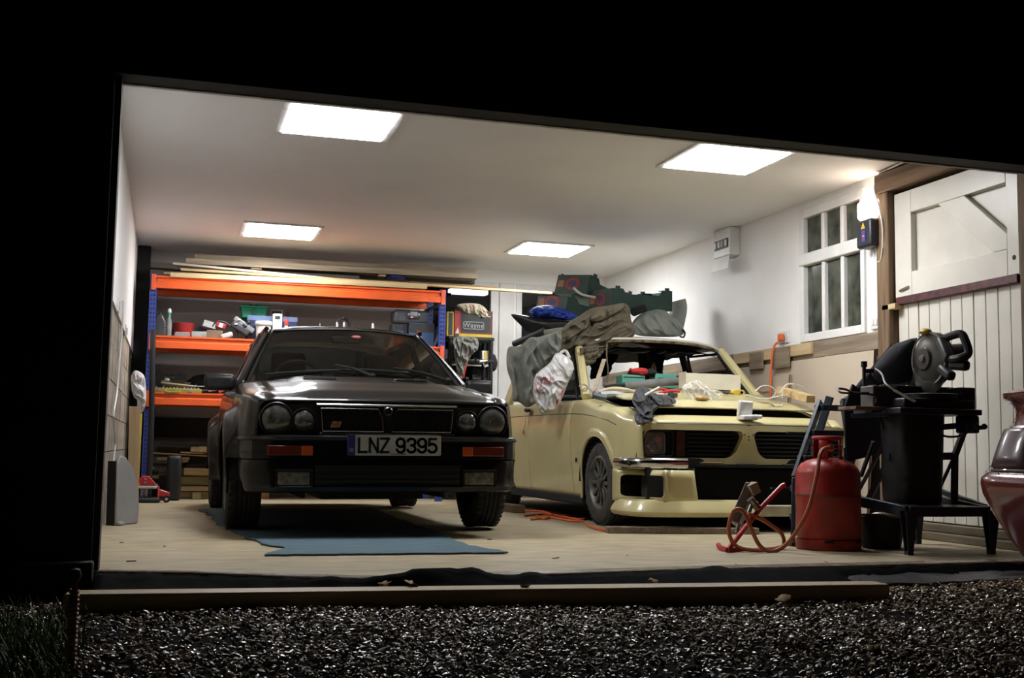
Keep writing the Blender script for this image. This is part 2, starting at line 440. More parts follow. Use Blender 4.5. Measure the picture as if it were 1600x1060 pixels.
for k in range(2):
    y = 6.935+k*.245
    struct('glazing_bar', MB().bb((XR-.012, y-.02, WZ0+.06), (XR+.044, y+.02, 1.875)), winpaint, parent=wi, bevel=.006)
    struct('glazing_bar', MB().bb((XR-.012, y-.02, 1.965), (XR+.044, y+.02, WZ1-.07)), winpaint, parent=wi, bevel=.006)
for k, (y0, y1) in enumerate(((6.706, 6.914), (6.956, 7.159), (7.201, 7.428))):
    for z0, z1 in ((1.372, 1.873), (1.967, 2.228)):
        struct('pane', MB().bb((XR+.018, y0, z0), (XR+.024, y1, z1)), glass_dirty, parent=wi, smooth=0)
# posts and beam round the side door
struct('trim_3', MB().bb((XR-.05, 6.345, .1), (XR+.2, 6.475, 2.205)), oldwood_z, bevel=.008)
struct('trim_4', MB().bb((XR-.06, 4.96, 2.205), (XR+.2, 6.475, 2.335)), oldwood, bevel=.01)
struct('trim_5', MB().bb((XR-.02, 4.96, 0), (XR+.2, 5.19, 2.2)), oldwood_z, bevel=.008)
plw = wood('damp_plinth_timber', (.20, .16, .10), (.09, .07, .045), axis=1)
struct('trim_6', MB().bb((XR-.10, 4.98, 0), (XR+.1, 6.34, .045)), plw, bevel=.006)
struct('trim_7', MB().bb((XR-.04, 4.98, .046), (XR+.1, 6.34, .094)), plw, bevel=.006)
# door: boarded below, framed panel above
d = struct('door_1', MB().bb((XR+.045, 5.205, .10), (XR+.07, 6.335, 2.18)), doorpaint)
nb = 11; bwid = (6.335-5.205)/nb
pm = mesh_of('plank', MB().box((0, 0, 0), (.03, bwid-.006, 1.36)), 0)
for k in range(nb):
    o = obj('plank', pm, doorpaint, parent=d, bevel=.004); o.location = (XR+.03+random.uniform(-.002, .002), 5.205+bwid*(k+.5), .10+.68)
struct('panel_board', MB().bb((XR+.035, 5.21, 1.50), (XR+.06, 6.33, 2.175)), doorpaint, parent=d)
for a, b in (((5.205, 1.50), (5.30, 2.18)), ((6.165, 1.50), (6.335, 2.18)), ((5.30, 2.035), (6.165, 2.18)), ((5.30, 1.50), (6.165, 1.655))):
    struct('door_rail', MB().bb((XR-.005, a[0], a[1]), (XR+.04, b[0], b[1])), doorpaint, parent=d, bevel=.004)
br = MB().prism([(5.90, 2.0345), (5.655, 2.0345), (5.3005, 1.745), (5.3005, 1.6555), (5.415, 1.6555)], .038, Matrix(((0, 0, 1, XR-.003), (1, 0, 0, 0), (0, 1, 0, 0), (0, 0, 0, 1))))
struct('brace', br, doorpaint, parent=d, bevel=.004)
struct('door_strip', MB().bb((XR-.02, 5.21, 1.455), (XR+.04, 6.31, 1.505)), maroon, parent=d, bevel=.004)
struct('door_catch', MB().bb((XR-.05, 6.28, 1.43), (XR+.01, 6.42, 1.465)), pine_y, parent=d, bevel=.003)
struct('bolt', MB().cyl((XR-.012, 6.28, 1.545), (XR-.012, 6.19, 1.56), .008), mat('grey_metal', (.35, .34, .32), .4, 1), parent=d)
struct('hole', MB().cyl((XR-.007, 5.245, 1.60), (XR+.02, 5.245, 1.60), .014), blackmatt, parent=d)

# front: lintel and black piers
struct('wall_front', MB().bb((-4.5, 4.80, 1.99), (6.5, 4.93, 3.4)), black_clad)
struct('trim_8', MB().bb((-.24, 4.93, 1.985), (XR+.1, 4.955, 2.03)), mat('pale_lit_reveal', (.55, .52, .47), .7))  # inner trim; its pale colour stands for the lit underside of the lintel
struct('wall_front_left', MB().bb((-4.5, 4.80, -.3), (-.262, 4.95, 1.99)), black_clad)
struct('trim_9', MB().bb((-.262, 4.84, 0), (-.236, 4.955, 1.99)), mat('dark_brown_jamb', (.05, .04, .035), .7))
struct('trim_10', MB().bb((-2.5, 4.74, -.3), (-.25, 4.80, .045)), mat('dark_plinth', (.03, .03, .025), .7), bevel=.01)
struct('wall_front_right', MB().bb((XR+.02, 4.80, -.3), (6.5, 4.95, 1.99)), black_clad)

# four flush ceiling lights
white_frame = mat('light_frame', (.75, .75, .74), .5)
pl = emitmat('led_diffuser', (.97, .98, 1.0), PANEL_LIGHT)
lab = {(0, 0): 'square LED ceiling panel above the black car, nearest the opening on the left', (1, 0): 'square LED ceiling panel nearest the white side door',
       (0, 1): 'square LED ceiling panel over the orange racking', (1, 1): 'square LED ceiling panel above the green crates'}
for i, x in enumerate((.577, 3.028)):
    for j, y in enumerate((6.185, 9.736)):
        t = thing('ceiling_light', lab[(i, j)], 'light', (x+.2936, y+.2936, HC), group='LED ceiling panels')
        fr = MB(); a, b = .2936, .335
        for q in (((-b, -b), (b, -a)), ((-b, a), (b, b)), ((-b, -a), (-a, a)), ((a, -a), (b, a))): fr.bb((q[0][0], q[0][1], -.014), (q[1][0], q[1][1], -.0005))
        obj('frame', fr, white_frame, parent=t)
        obj('diffuser', MB().bb((-a, -a, -.019), (a, a, -.001)), pl, parent=t)

# ---- outside ground
soil = struct('ground', MB().bb((-8, -4, -.35), (10, 4.39, -.085)), dark_gap)
struct('ground_strip', MB().bb((-8, 4.39, -.35), (10, 4.8, -.13)), dark_gap)
gm = bpy.data.materials.new('gravel'); gm.use_nodes = True; MATS['gravel'] = gm
nt = gm.node_tree; p = nt.nodes['Principled BSDF']; p.inputs['Roughness'].default_value = .27; p.inputs['Specular IOR Level'].default_value = .5
ge = nt.nodes.new('ShaderNodeNewGeometry'); cr = nt.nodes.new('ShaderNodeValToRGB')
els = cr.color_ramp.elements; els[0].color = (.045, .027, .014, 1); els[1].color = (.60, .49, .34, 1)
for po, c in ((.35, (.13, .08, .042, 1)), (.6, (.22, .145, .08, 1)), (.8, (.29, .22, .14, 1))):
    e = els.new(po); e.color = c
nt.links.new(ge.outputs['Random Per Island'], cr.inputs[0]); nt.links.new(cr.outputs[0], p.inputs['Base Color'])
g = MB(); rnd = random.Random(3)
shape = [(1, 0, 0), (.45, .8, .1), (-.5, .75, -.1), (-1, .05, 0), (-.45, -.8, .1), (.5, -.75, 0), (.25, .1, .62), (-.3, -.1, .55), (0, 0, -.6)]
sf = [(0, 1, 6), (1, 2, 6), (2, 7, 6), (2, 3, 7), (3, 4, 7), (4, 5, 7), (5, 6, 7), (5, 0, 6), (1, 0, 8), (2, 1, 8), (3, 2, 8), (4, 3, 8), (5, 4, 8), (0, 5, 8)]
gv = []; gf = []
def stone(x, y, z, s):
    a = rnd.uniform(0, 6.28); t1 = rnd.gauss(0, .35); t2 = rnd.gauss(0, .35)
    R3 = Euler((t1, t2, a)).to_matrix(); sx, sy, sz = s*rnd.uniform(.7, 1.35), s*rnd.uniform(.5, .9), s*rnd.uniform(.45, .8)
    n = len(gv)
    for q in shape:
        v = R3 @ V((q[0]*sx*rnd.uniform(.8, 1.2), q[1]*sy*rnd.uniform(.8, 1.2), q[2]*sz)); gv.append((v.x+x, v.y+y, v.z+z))
    gf.extend([tuple(i+n for i in f) for f in sf])
for k in range(50000):
    y = 2.2+2.28*rnd.random()**.9; x = -1.0+rnd.random()*(5.6)
    if x < -.85 or x > y*.88+.5: continue
    if y > lut(x, edge)-.22+.1*sst(2.75, 2.85, x): continue
    hgt = -.078+.018*fbm((x*1.2, y*1.2, 0))+.014*sst(2.4, 4.2, x)
    stone(x, y, hgt+rnd.uniform(-.008, .010), rnd.uniform(.006, .0135))
for k in range(9000):
    y = -1+3.3*rnd.random(); x = -2.5+rnd.random()*7
    stone(x, y, -.078+rnd.uniform(-.006, .01), rnd.uniform(.012, .022))
g.v = gv; g.f = gf
go = obj('gravel', g, gm, smooth=0); go['kind'] = 'stuff'; go['label'] = 'wet brown and grey gravel in front of the garage'; go['category'] = 'gravel'
# grass tuft, twisted stake, threshold beam, membrane, leaves
gr = MB(); rnd = random.Random(5)
for k in range(2600):
    x = rnd.gauss(-.42, .15); y = rnd.gauss(3.3, .42)
    if x > -.20 or y > 4.4: continue
    h = rnd.uniform(.03, .10); a = rnd.uniform(0, 6.28); l = rnd.uniform(.01, .05); wd = .0022
    dx, dy = cos(a), sin(a); z = -.09
    p = [(x-dy*wd, y+dx*wd, z), (x+dy*wd, y-dx*wd, z), (x+dx*l*.4+dy*wd*.8, y+dy*l*.4-dx*wd*.8, z+h*.6), (x+dx*l*.4-dy*wd*.8, y+dy*l*.4+dx*wd*.8, z+h*.6), (x+dx*l, y+dy*l, z+h)]
    gr.add(p, [(0, 1, 2, 3), (3, 2, 4)])
o = obj('grass', gr, mat('grass_blades', (.10, .20, .03), .6, var=.5, scale=15), smooth=0); o['kind'] = 'stuff'; o['label'] = 'green grass tufts beside the twisted stake'; o['category'] = 'grass'
t = thing('garden_stake', 'rusty twisted stake with round knob at the gravel edge', 'stake', (-.211, 3.195, -.09))
sp = MB()
rust = mat('rusty_red_metal', (.42, .21, .17), .4, .4, var=.4, scale=40)
n, m = 12, 140
sp.grid(lambda u, v: (lambda r: (r*cos(v*2*pi), r*sin(v*2*pi), u*.215))(.0095+.0045*abs(sin(v*2*pi*1-u*60))), m, n)
obj('twisted_shaft', sp, rust, parent=t)
obj('knob', MB().lathe([(.001, .268), (.012, .264), (.0165, .25), (.012, .236), (.007, .228), (.007, .212)], 16), mat('dark_rust', (.06, .045, .035), .5, .5), parent=t)

bw_ = wood('wet_threshold_timber', (.52, .40, .22), (.34, .26, .14), rough=.55, axis=0)
p0 = V((-.285, 4.295, 0)); p1 = V((2.77, 4.10, 0))
o = one('timber_beam', 'long wet timber beam lying on the gravel in front of the slab', 'beam', MB().beam((-1.555, 0, 0), (1.555, 0, 0), .125, .075), bw_, bevel=.006)
o.location = ((p0.x+p1.x)/2, (p0.y+p1.y)/2, -.0525); o.rotation_euler = (0, 0, math.atan2(p1.y-p0.y, p1.x-p0.x))
poly = mat('black_polythene', (.004, .004, .0045), .8, spec=.02, var=.3, bump=.3, bscale=25)
mm = MB()
def mem(u, v):
    x = -.24+u*4.6
    ye = lut(x, edge)-.004; yb = p0.y+(p1.y-p0.y)*(x-p0.x)/(p1.x-p0.x)+.064 if x < 2.86 else ye-.24
    yb = min(yb, ye-.012)
    y = ye+(yb-ye)*v
    z = -.006-.06*sin(pi*min(1, v*.55))+.012*fbm((x*9, v*2, 1))
    for cx, a, wd in ((1.02, .055, .09), (1.18, .038, .06), (1.42, .016, .07), (2.3, .012, .25), (.9, .02, .2)):
        z += a*exp(-((x-cx)/wd)**2)*(1-.6*v)
    if x > 2.86: z -= .02*v
    return (x, y, min(z, .035))
mm.grid(mem, 150, 8)
one('membrane_sheet', 'black polythene damp-proof sheet rucked along the slab edge', 'plastic sheet', mm, poly, solid=.002)
mm = MB(); mm.grid(lambda u, v: (2.3+u*2.1, lut(2.3+u*2.1, edge)-.06-.12*v+.01*sin(u*9), -.035-.03*v+.008*fbm((u*14, v*3, 4))), 60, 5)
one('polythene_strip', 'grey dusty polythene strip lying right of the timber beam', 'plastic sheet', mm, mat('grey_polythene', (.07, .07, .075), .3, var=.4, scale=10, bump=.4), solid=.002)
leafm = mat('dead_leaf', (.32, .20, .08), .8, var=.4, scale=40)
def leaf(px, py, z, s, label, seed):
    P_ = atz(px, py, z); mb = MB(); rr = random.Random(seed); out = []
    for k in range(14):
        a = 2*pi*k/14; r = s*(.55+.45*abs(cos(a*2.5)))*rr.uniform(.8, 1.1); out.append((r*cos(a), r*sin(a)*.75, s*.35*abs(cos(a))*rr.uniform(.3, 1)))
    mb.add([(0, 0, 0)]+out, [(0, 1+k, 1+(k+1) % 14) for k in range(14)])
    o = one('dead_leaf', label, 'leaf', mb, leafm, group='fallen leaves', solid=.0012)
    o.location = P_; o.rotation_euler = (.5, rr.uniform(-.3, .3), rr.uniform(0, 3))
leaf(643, 915, -.012, .045, 'largest curled brown leaf on the beam below the black car', 1)
leaf(600, 914, -.012, .028, 'small dry leaf just left of the large curled leaf', 2)
leaf(820, 917, -.012, .024, 'small brown leaf standing on the middle of the beam', 3)
leaf(1020, 909, -.012, .03, 'dry leaf scrap on the beam under the cream car', 4)
leaf(1225, 941, -.055, .05, 'orange brown leaf on gravel before the right end of the beam', 5)
leaf(1365, 1018, -.055, .035, 'pale orange leaf lying on the foreground gravel', 6)
leaf(828, 1010, -.055, .025, 'tan leaf on the foreground gravel near the middle', 7)
# dirty blue mat under the black car
rnd = random.Random(9)
def tornmat(pts, z): return MB().prism(pts[::-1], .006, TR((0, 0, z)))
pts = []
def wob(a, b, n, s):
    for k in range(n):
        t = k/n; pts.append((a[0]+(b[0]-a[0])*t+rnd.uniform(-s, s), a[1]+(b[1]-a[1])*t+rnd.uniform(-s, s)))
wob((.25, 9.1), (.30, 8.6), 4, .02); wob((.30, 8.6), (.33, 7.4), 8, .02); wob((.33, 7.4), (.44, 6.3), 8, .02); wob((.44, 6.3), (.50, 5.9), 5, .02)
wob((.50, 5.9), (.575, 5.72), 3, .01); wob((.575, 5.72), (.44, 5.35), 5, .012); wob((.44, 5.35), (1.60, 5.34), 26, .012); wob((1.60, 5.34), (1.50, 5.75), 6, .012); wob((1.50, 5.75), (1.60, 9.1), 20, .02); wob((1.6, 9.1), (.25, 9.1), 10, .01)
one('floor_mat', 'torn blue floor mat spread under the black car', 'mat', tornmat(pts, .004), mat('dirty_blue_mat', (.085, .15, .19), .75, col2=(.045, .085, .11), scale=7, stretch=(1, 4, 1), bump=.3, bscale=80, detail=8), smooth=0)
# floor litter
lit = [(765, 843, .012), (205, 877, .02), (190, 848, .01), (257, 854, .006), (868, 872, .03), (980, 868, .012), (1150, 882, .02), (1290, 878, .015)]
for i, (px, py, s) in enumerate(lit):
    P_ = atz(px, py, .003)
    o = one('wood_chip', ['dark chip on floor by the mat corner', 'thin dark splinter on floor near left jamb', 'tiny dark crumb by the grey panel', 'dark speck on the bare floor left', 'pale thin shaving right of the mat', 'small pale chip on floor before the cream car', 'wood sliver on wet edge below the red stand', 'wood sliver on wet edge below the gas bottle'][i], 'debris', MB().box((0, 0, 0), (s*2, s*.35, .004), (0, 0, .2*i)), darkwood if i < 4 else pine2, group='litter on the floor')
    o.location = P_
# ======================= cars
tyre_m = mat('tyre_rubber', (.018, .017, .016), .8, var=.3, scale=30, bump=.2)
chrome = mat('chrome', (.62, .62, .62), .12, 1, var=.05)
dullmetal = mat('dull_metal', (.30, .29, .27), .42, 1, var=.25, scale=25)
lens_m = mat('lamp_glass', (.085, .088, .08), .10, var=.25, scale=30, coat=1)
lens_c = mat('lamp_centre', (.22, .22, .20), .12, .6, var=.3, scale=40)
def shell(par, root, paint):
    L, hw, zs, zb, wheels, fl = par['L'], par['hw'], par['zs'], par['zb'], par['wheels'], par['flare']
    r = par.get('r', .05); ytop = par['ytop']; top = par['top']; tum = par.get('tum', .05); waist = par.get('waist', .55)
    y0 = par.get('y0', .1)
    ys = [y0+(L-y0)*k/84 for k in range(85)]
    for yc, zc, Ra in wheels:
        ys = [y for y in ys if abs(y-yc) > Ra+.004]
        ys += [yc-Ra-.002, yc+Ra+.002]+[yc-Ra*cos(pi*k/22) for k in range(23)]
    ys += [y for y in par['seams']]
    ys = sorted(set(round(y, 4) for y in ys))
    def bottom(y):
        for yc, zc, Ra in wheels:
            if abs(y-yc) <= Ra: return zc+sqrt(max(0, Ra*Ra-(y-yc)**2))
        return lut(y, zb)
    def side(y, z):
        x = slut(y, hw)
        if z > waist: x -= tum*((z-waist)/.33)**1.6
        else: x -= .03*((waist-z)/.33)**1.5
        for yc, zc, Ra in wheels:
            d = sqrt((y-yc)**2+(max(z, zc)-zc)**2)
            x += fl*sst(Ra+par.get('fw', .14), Ra+.03, d)
        x += par.get('crease', lambda y, z: 0)(y, z)
        return x
    par['side'] = side
    NL, NA, NT = 16, 5, 14
    cols = []
    for y in ys:
        b, t = bottom(y), slut(y, zs)-r; b = min(b, t-.01)
        c = [(side(y, b+(t-b)*k/NL), y, b+(t-b)*k/NL) for k in range(NL+1)]
        xs = side(y, t)
        c += [(xs-r+r*cos(pi/2*k/NA), y, t+r*sin(pi/2*k/NA)) for k in range(1, NA+1)]
        x1 = xs-r; xe = 0 if y <= ytop else x1-.07
        for k in range(1, NT+1):
            x = x1+(xe-x1)*k/NT
            c.append((x, y, top(x, y, x1, t+r) if y <= ytop else t+r))
        cols.append(c)
    groups = {}
    nrow = NL+NA+NT
    for i in range(len(ys)-1):
        ym = (ys[i]+ys[i+1])/2
        for k in range(nrow):
            xm = cols[i][k][0]
            nm = par['panel'](ym, k >= NL+NA, xm)
            if nm: groups.setdefault(nm, []).append((i, k))
    for nm, fl_ in groups.items():
        both = nm == 'bonnet' or nm == 'nose_top'
        for sgn in ((1,) if both else (1, -1)):
            mb = MB(); idx = {}
            def vid(i, k, s):
                key = (i, k, s)
                if key not in idx:
                    idx[key] = len(mb.v); p = cols[i][k]; mb.v.append((p[0]*s, p[1], p[2]+(par.get('lift', 0) if nm == 'bonnet' else 0)))
                return idx[key]
            for i, k in fl_:
                for s in ((1, -1) if both else (sgn,)):
                    mb.f.append((vid(i, k, s), vid(i+1, k, s), vid(i+1, k+1, s), vid(i, k+1, s)))
            if both:
                me = mesh_of(nm, mb, 28); bm = bmesh.new(); bm.from_mesh(me); bmesh.ops.remove_doubles(bm, verts=bm.verts, dist=1e-5); bmesh.ops.recalc_face_normals(bm, faces=bm.faces); bm.to_mesh(me); bm.free()
                obj(nm, me, paint, parent=root, solid=.012)
            else: obj(nm, mb, paint, parent=root, smooth=28, solid=.006)
    # arch lips and dark liners
    for yc, zc, Ra in wheels:
        for s in (1, -1):
            pts = [(s*(side(yc-Ra*cos(pi*k/20), zc+Ra*sin(pi*k/20))-.004), yc-Ra*cos(pi*k/20), zc+Ra*sin(pi*k/20)) for k in range(21)]
            pts = [(pts[0][0], pts[0][1], lut(yc-Ra, zb))]+pts+[(pts[-1][0], pts[-1][1], lut(yc+Ra, zb))]
            obj('arch_lip', MB().tube(pts, .009, 6), paint, parent=root)
            ln = MB(); ln.grid(lambda u, v: (s*(side(yc, zc+Ra)-.012-.36*v), yc-(Ra+.004)*cos(pi*u), zc+(Ra+.004)*sin(pi*u)), 20, 1)
            ln.bb((s*.40, yc-Ra, .2), (s*.42, yc+Ra, zc+Ra))
            obj('wheel_liner', ln, blackmatt, parent=root, smooth=60)
    return side
def wheel(root, x, y, z, r, wd, rimr, style, flip, rubber=None, rimmat=None, turn=0):
    s = -1 if flip else 1
    t = bpy.data.objects.new('wheel', None); COL.objects.link(t); t.parent = root; t.location = (x, y, z); t.rotation_euler = (0, 0, turn)
    T = Matrix.Rotation(s*pi/2, 4, 'Y')      # axis z -> +-x (outwards)
    h = wd/2
    prof = [(rimr, -h+.012), (rimr+.02, -h), (r-.035, -h+.002), (r-.012, -h+.018)]
    n = 5
    for k in range(n):
        a = -h+.03+(wd-.06)*k/n; b = -h+.03+(wd-.06)*(k+1)/n
        prof += [(r, a+.004), (r, b-.006), (r-.008, b-.004), (r-.008, b+.002)]
    prof = prof[:-2]+[(r-.012, h-.018), (r-.035, h-.002), (rimr+.02, h), (rimr, h-.012)]
    tm = MB().lathe(prof, 48, T, cap=False)
    # cross grooves
    obj('tyre', tm, rubber or tyre_m, parent=t, smooth=40)
    tb = MB()
    for k in range(44):
        a = 2*pi*k/44
        for sg in (-1, 1):
            q = MB().box((r-.002, 0, sg*(h-.032)), (.010, .020, .036), (0, 0, 0)); q.rot(T @ Matrix.Rotation(a, 4, 'Z')); tb.add(q.v, q.f)
    o = obj('tread_blocks', tb, rubber or tyre_m, parent=t, smooth=0); o['kind'] = 'stuff'
    rm = rimmat or dullmetal
    obj('rim', MB().lathe([(rimr+.004, -h+.012), (rimr+.006, h-.008), (rimr-.010, h-.004), (rimr-.022, h-.02), (rimr-.03, h-.055), (.05, h-.045), (.045, h-.02), (.001, h-.018)], 40, T, cap=False), rm, parent=t)
    sp = MB()
    ns = 8 if style == 'delta' else 12
    for k in range(ns):
        a = 2*pi*k/ns; q = MB().beam((.03, 0, h-.03), (rimr-.014, 0, h-.028), .04 if ns == 8 else .024, .018); q.rot(T @ Matrix.Rotation(a, 4, 'Z')); sp.add(q.v, q.f)
    for k in range(4):
        a = 2*pi*k/4+.4; q = MB().cyl((.042, 0, h-.03), (.042, 0, h-.005), .009, n=8); q.rot(T @ Matrix.Rotation(a, 4, 'Z')); sp.add(q.v, q.f)
    obj('spokes', sp, rm, parent=t, bevel=.003)
    obj('hub_cap', MB().lathe([(.034, h-.02), (.032, h-.004), (.001, h)], 20, T), rm if style == 'delta' else dullmetal, parent=t)
    return t
def ringcell(outer, inner, yf, depth=.05):
    """panel between outer and inner outline (same count), inner edge turned back"""
    n = len(inner); mb = MB()
    vs = [(x, yf(x, z), z) for x, z in outer]+[(x, yf(x, z), z) for x, z in inner]+[(x, yf(x, z)+depth, z) for x, z in inner]
    fs = [(i, (i+1) % n, n+(i+1) % n, n+i) for i in range(n)]+[(n+i, n+(i+1) % n, 2*n+(i+1) % n, 2*n+i) for i in range(n)]
    return mb.add(vs, fs)
def outer_for(inner, x0, z0, x1, z1):
    """rectangle outline sampled at the directions of the inner outline's points"""
    cx = sum(p[0] for p in inner)/len(inner); cz = sum(p[1] for p in inner)/len(inner)
    ix0, ix1 = min(p[0] for p in inner), max(p[0] for p in inner); iz0, iz1 = min(p[1] for p in inner), max(p[1] for p in inner)
    out = []
    for x, z in inner:
        u = (x-cx)/max(ix1-cx, 1e-6) if x > cx else (x-cx)/max(cx-ix0, 1e-6); v = (z-cz)/max(iz1-cz, 1e-6) if z > cz else (z-cz)/max(cz-iz0, 1e-6)
        m = max(abs(u), abs(v), 1e-6); u /= m; v /= m
        out.append((cx+u*(x1-cx) if u > 0 else cx+u*(cx-x0), cz+v*(z1-cz) if v > 0 else cz+v*(cz-z0)))
    return out
# ----------------------- the black hatchback
paintL = mat('black_car_paint', (.006, .0057, .0057), .35, 0, var=.12, scale=6, coat=.4, spec=.12)
trimL = mat('car_black_trim', (.008, .008, .009), .45, var=.2)
winL = glassmat('car_glass', (.55, .57, .52))
winS = glassmat('car_side_glass', (.50, .53, .48))
interior = mat('dark_interior', (.022, .022, .022), .85, var=.2)
car = thing('hatchback_car', 'black 1980s hatchback car with four round headlamps and number plate', 'car', (1.175, 6.27, .004), (0, -.008, 0))
def topL(x, y, x1, ze):
    zc = slut(y, [(.1, .752), (.25, .80), (.55, .845), (1.12, .905)])
    b = .030*sst(.50, .40, abs(x))*sst(.10, .42, y)
    f = (x/x1)**4
    z = zc*(1-f)+ze*f
    return z+b
par = dict(L=3.84, y0=.075, hw=[(.07, .705), (.22, .765), (.45, .795), (1.2, .80), (3.3, .80), (3.84, .74)],
  zs=[(.07, .742), (.3, .785), (.7, .835), (1.15, .885), (2.4, .905), (3.84, .93)], zb=[(0, .43), (.445, .43), (.452, .23), (3.3, .23), (3.84, .30)],
  wheels=[(.80, .30, .345), (3.28, .30, .345)], flare=.066, fw=.115, ytop=1.10, top=topL, tum=.05, seams=[1.10, 1.2, 2.2, 3.05], r=.035,
  panel=lambda y, tp, x: ('bonnet' if tp and abs(x) < .665 else 'front_wing') if y < 1.10 else ('front_wing' if y < 1.2 else 'front_door' if y < 2.2 else 'rear_door' if y < 3.05 else 'rear_quarter'))
sideL = shell(par, car, paintL)
# side coach mouldings and door gaps
for s in (1, -1):
    for y in (1.2, 2.2):
        obj('door_gap', MB().tube([(s*(sideL(y, z)+.001), y, z) for z in (.26, .4, .55, .7, .85)], .004, 5), trimL, parent=car)
    obj('side_moulding', MB().tube([(s*(sideL(y, .50)+.004), y, .50) for y in [1.2+.075*k for k in range(22)]], .012, 6), trimL, parent=car)
# greenhouse
def roofpt(x, y): 
    e = abs(x)/.535
    return (x, y, 1.338-.020*(x/.55)**2-.045*e**6-.03*sst(1.95, 1.68, y)-.03*sst(2.9, 3.3, y))
rf = MB(); rf.grid(lambda u, v: roofpt(-.545+1.09*v, 1.70+.05*((2*v-1)**2)+u*(3.28-1.70-.05*((2*v-1)**2))), 24, 26)
obj('roof', rf, paintL, parent=car, solid=.02, smooth=60)
def wsp(u, v):     # u 0 base..1 top, v -1..1
    xb, yb, zb_ = .695*v, 1.07+.13*v*v, .905-.012*v*v
    xt, yt, zt = .495*v, 1.69+.05*v*v, 1.305-.022*v*v
    return V((xb+(xt-xb)*u, yb+(yt-yb)*u, zb_+(zt-zb_)*u+.012*sin(pi*u)))
ws_ = MB(); ws_.grid(lambda u, v: wsp(u, 2*v-1), 10, 24)
scr = obj('windscreen', ws_, winL, parent=car, smooth=60)
ed = [wsp(0, -1+k/12) for k in range(25)]+[wsp(k/8, 1) for k in range(1, 9)]+[wsp(1, 1-k/12) for k in range(1, 25)]+[wsp(1-k/8, -1) for k in range(1, 8)]
obj('seal', MB().tube(ed, .011, 6, closed=True), trimL, parent=scr)
obj('scuttle', MB().grid(lambda u, v: (lambda p: (p.x*1.02, p.y-.085*(1-u)+.03*u, p.z-.006+.012*u))(wsp(0, 2*v-1)), 3, 20), trimL, parent=car, solid=.01)
for s in (1, -1):
    ap = MB(); ap.grid(lambda u, v: (lambda p: p+V((s*(.02+.05*v*(1-.4*u)), .04*v+.02*v*u, -.012*v)))(wsp(-.04+u*1.06, s)), 10, 4)
    obj('a_pillar', ap, paintL, parent=car, solid=.022, smooth=60)
    def wp(y, t):   # side window plane
        xb = sideL(y, .86)-.055; zb_ = slut(y, par['zs'])-.004
        return V((s*(xb+(.538-xb)*t), y, zb_+(1.30-zb_)*t))
    segs = [(1.30, 1.82, 2.17, 2.17), (2.22, 2.22, 3.02, 2.93)]
    for (yb0, yt0, yb1, yt1) in segs:
        g = MB(); g.grid(lambda u, v: wp((yb0+(yb1-yb0)*u)*(1-v)+(yt0+(yt1-yt0)*u)*v, .03+.93*v), 6, 6)
        wn = obj('side_window', g, winS, parent=car)
        loop = [wp(yb0, .02), wp(yb1, .02), wp(yt1, .97), wp(yt0, .97)]
        obj('window_frame', MB().tube(loop, .012, 6, closed=True), trimL, parent=wn)
    cp = MB(); cp.grid(lambda u, v: wp((3.04+.70*u)*(1-v)+(2.95+.30*u)*v, v), 6, 6)
    obj('c_pillar', cp, paintL, parent=car, solid=.02)
    obj('b_pillar', MB().tube([wp(2.195, .0), wp(2.195, 1.0)], .026, 6), trimL, parent=car)
    obj('roof_rail', MB().tube([wp(1.78, 1.0), wp(2.4, 1.0), wp(3.25, 1.0)], .018, 6), paintL, parent=car)
rg = MB(); rg.grid(lambda u, v: (.5*(2*v-1)+(.10*(2*v-1))*u, 3.28+.42*u, 1.30-.36*u), 4, 8)
obj('rear_window', rg, winS, parent=car)
rp = MB(); rp.grid(lambda u, v: ((2*v-1)*(.66+.06*sin(pi*u*.5)), 3.70+.16*sin(pi*u*.6), .95-.72*u), 8, 12); obj('tailgate', rp, paintL, parent=car, solid=.02)
# floor pan, dash, seats, wheel
und = MB().bb((-.66, .45, .26), (.66, 3.6, .36)); und.bb((-.42, .30, .24), (.42, 1.1, .60)); und.bb((-.3, .5, .19), (.3, 1.2, .26)); und.bb((-.62, 1.02, .3), (.62, 1.10, .84))
und.bb((-.3, 3.0, .2), (.35, 3.7, .3))
obj('underbody', und, blackmatt, parent=car)
ds = MB().bb((-.66, 1.14, .70), (.66, 1.55, .885)); obj('dashboard', ds, interior, parent=car, bevel=.03)
for x in (-.34, .34):
    st = bpy.data.objects.new('front_seat', None); COL.objects.link(st); st.parent = car
    obj('seat_back', MB().box((x, 2.16, .78), (.47, .12, .52), (-.2, 0, 0)), interior, parent=st, bevel=.05)
    obj('headrest', MB().box((x, 2.24, 1.09), (.25, .09, .17), (-.2, 0, 0)), interior, parent=st, bevel=.03)
    obj('seat_cushion', MB().box((x, 1.92, .48), (.48, .5, .16)), interior, parent=st, bevel=.04)
obj('rear_seat', MB().box((0, 3.0, .70), (1.1, .16, .44), (-.25, 0, 0)), interior, parent=car, bevel=.05)
obj('steering_wheel', MB().tube([(-.34+.18*cos(2*pi*k/28), 1.66-.05*sin(2*pi*k/28), .90+.17*sin(2*pi*k/28)) for k in range(28)], .013, 6, closed=True), trimL, parent=car)
obj('rear_view_mirror', MB().box((0, 1.72, 1.235), (.20, .03, .055)), trimL, parent=car, bevel=.012)
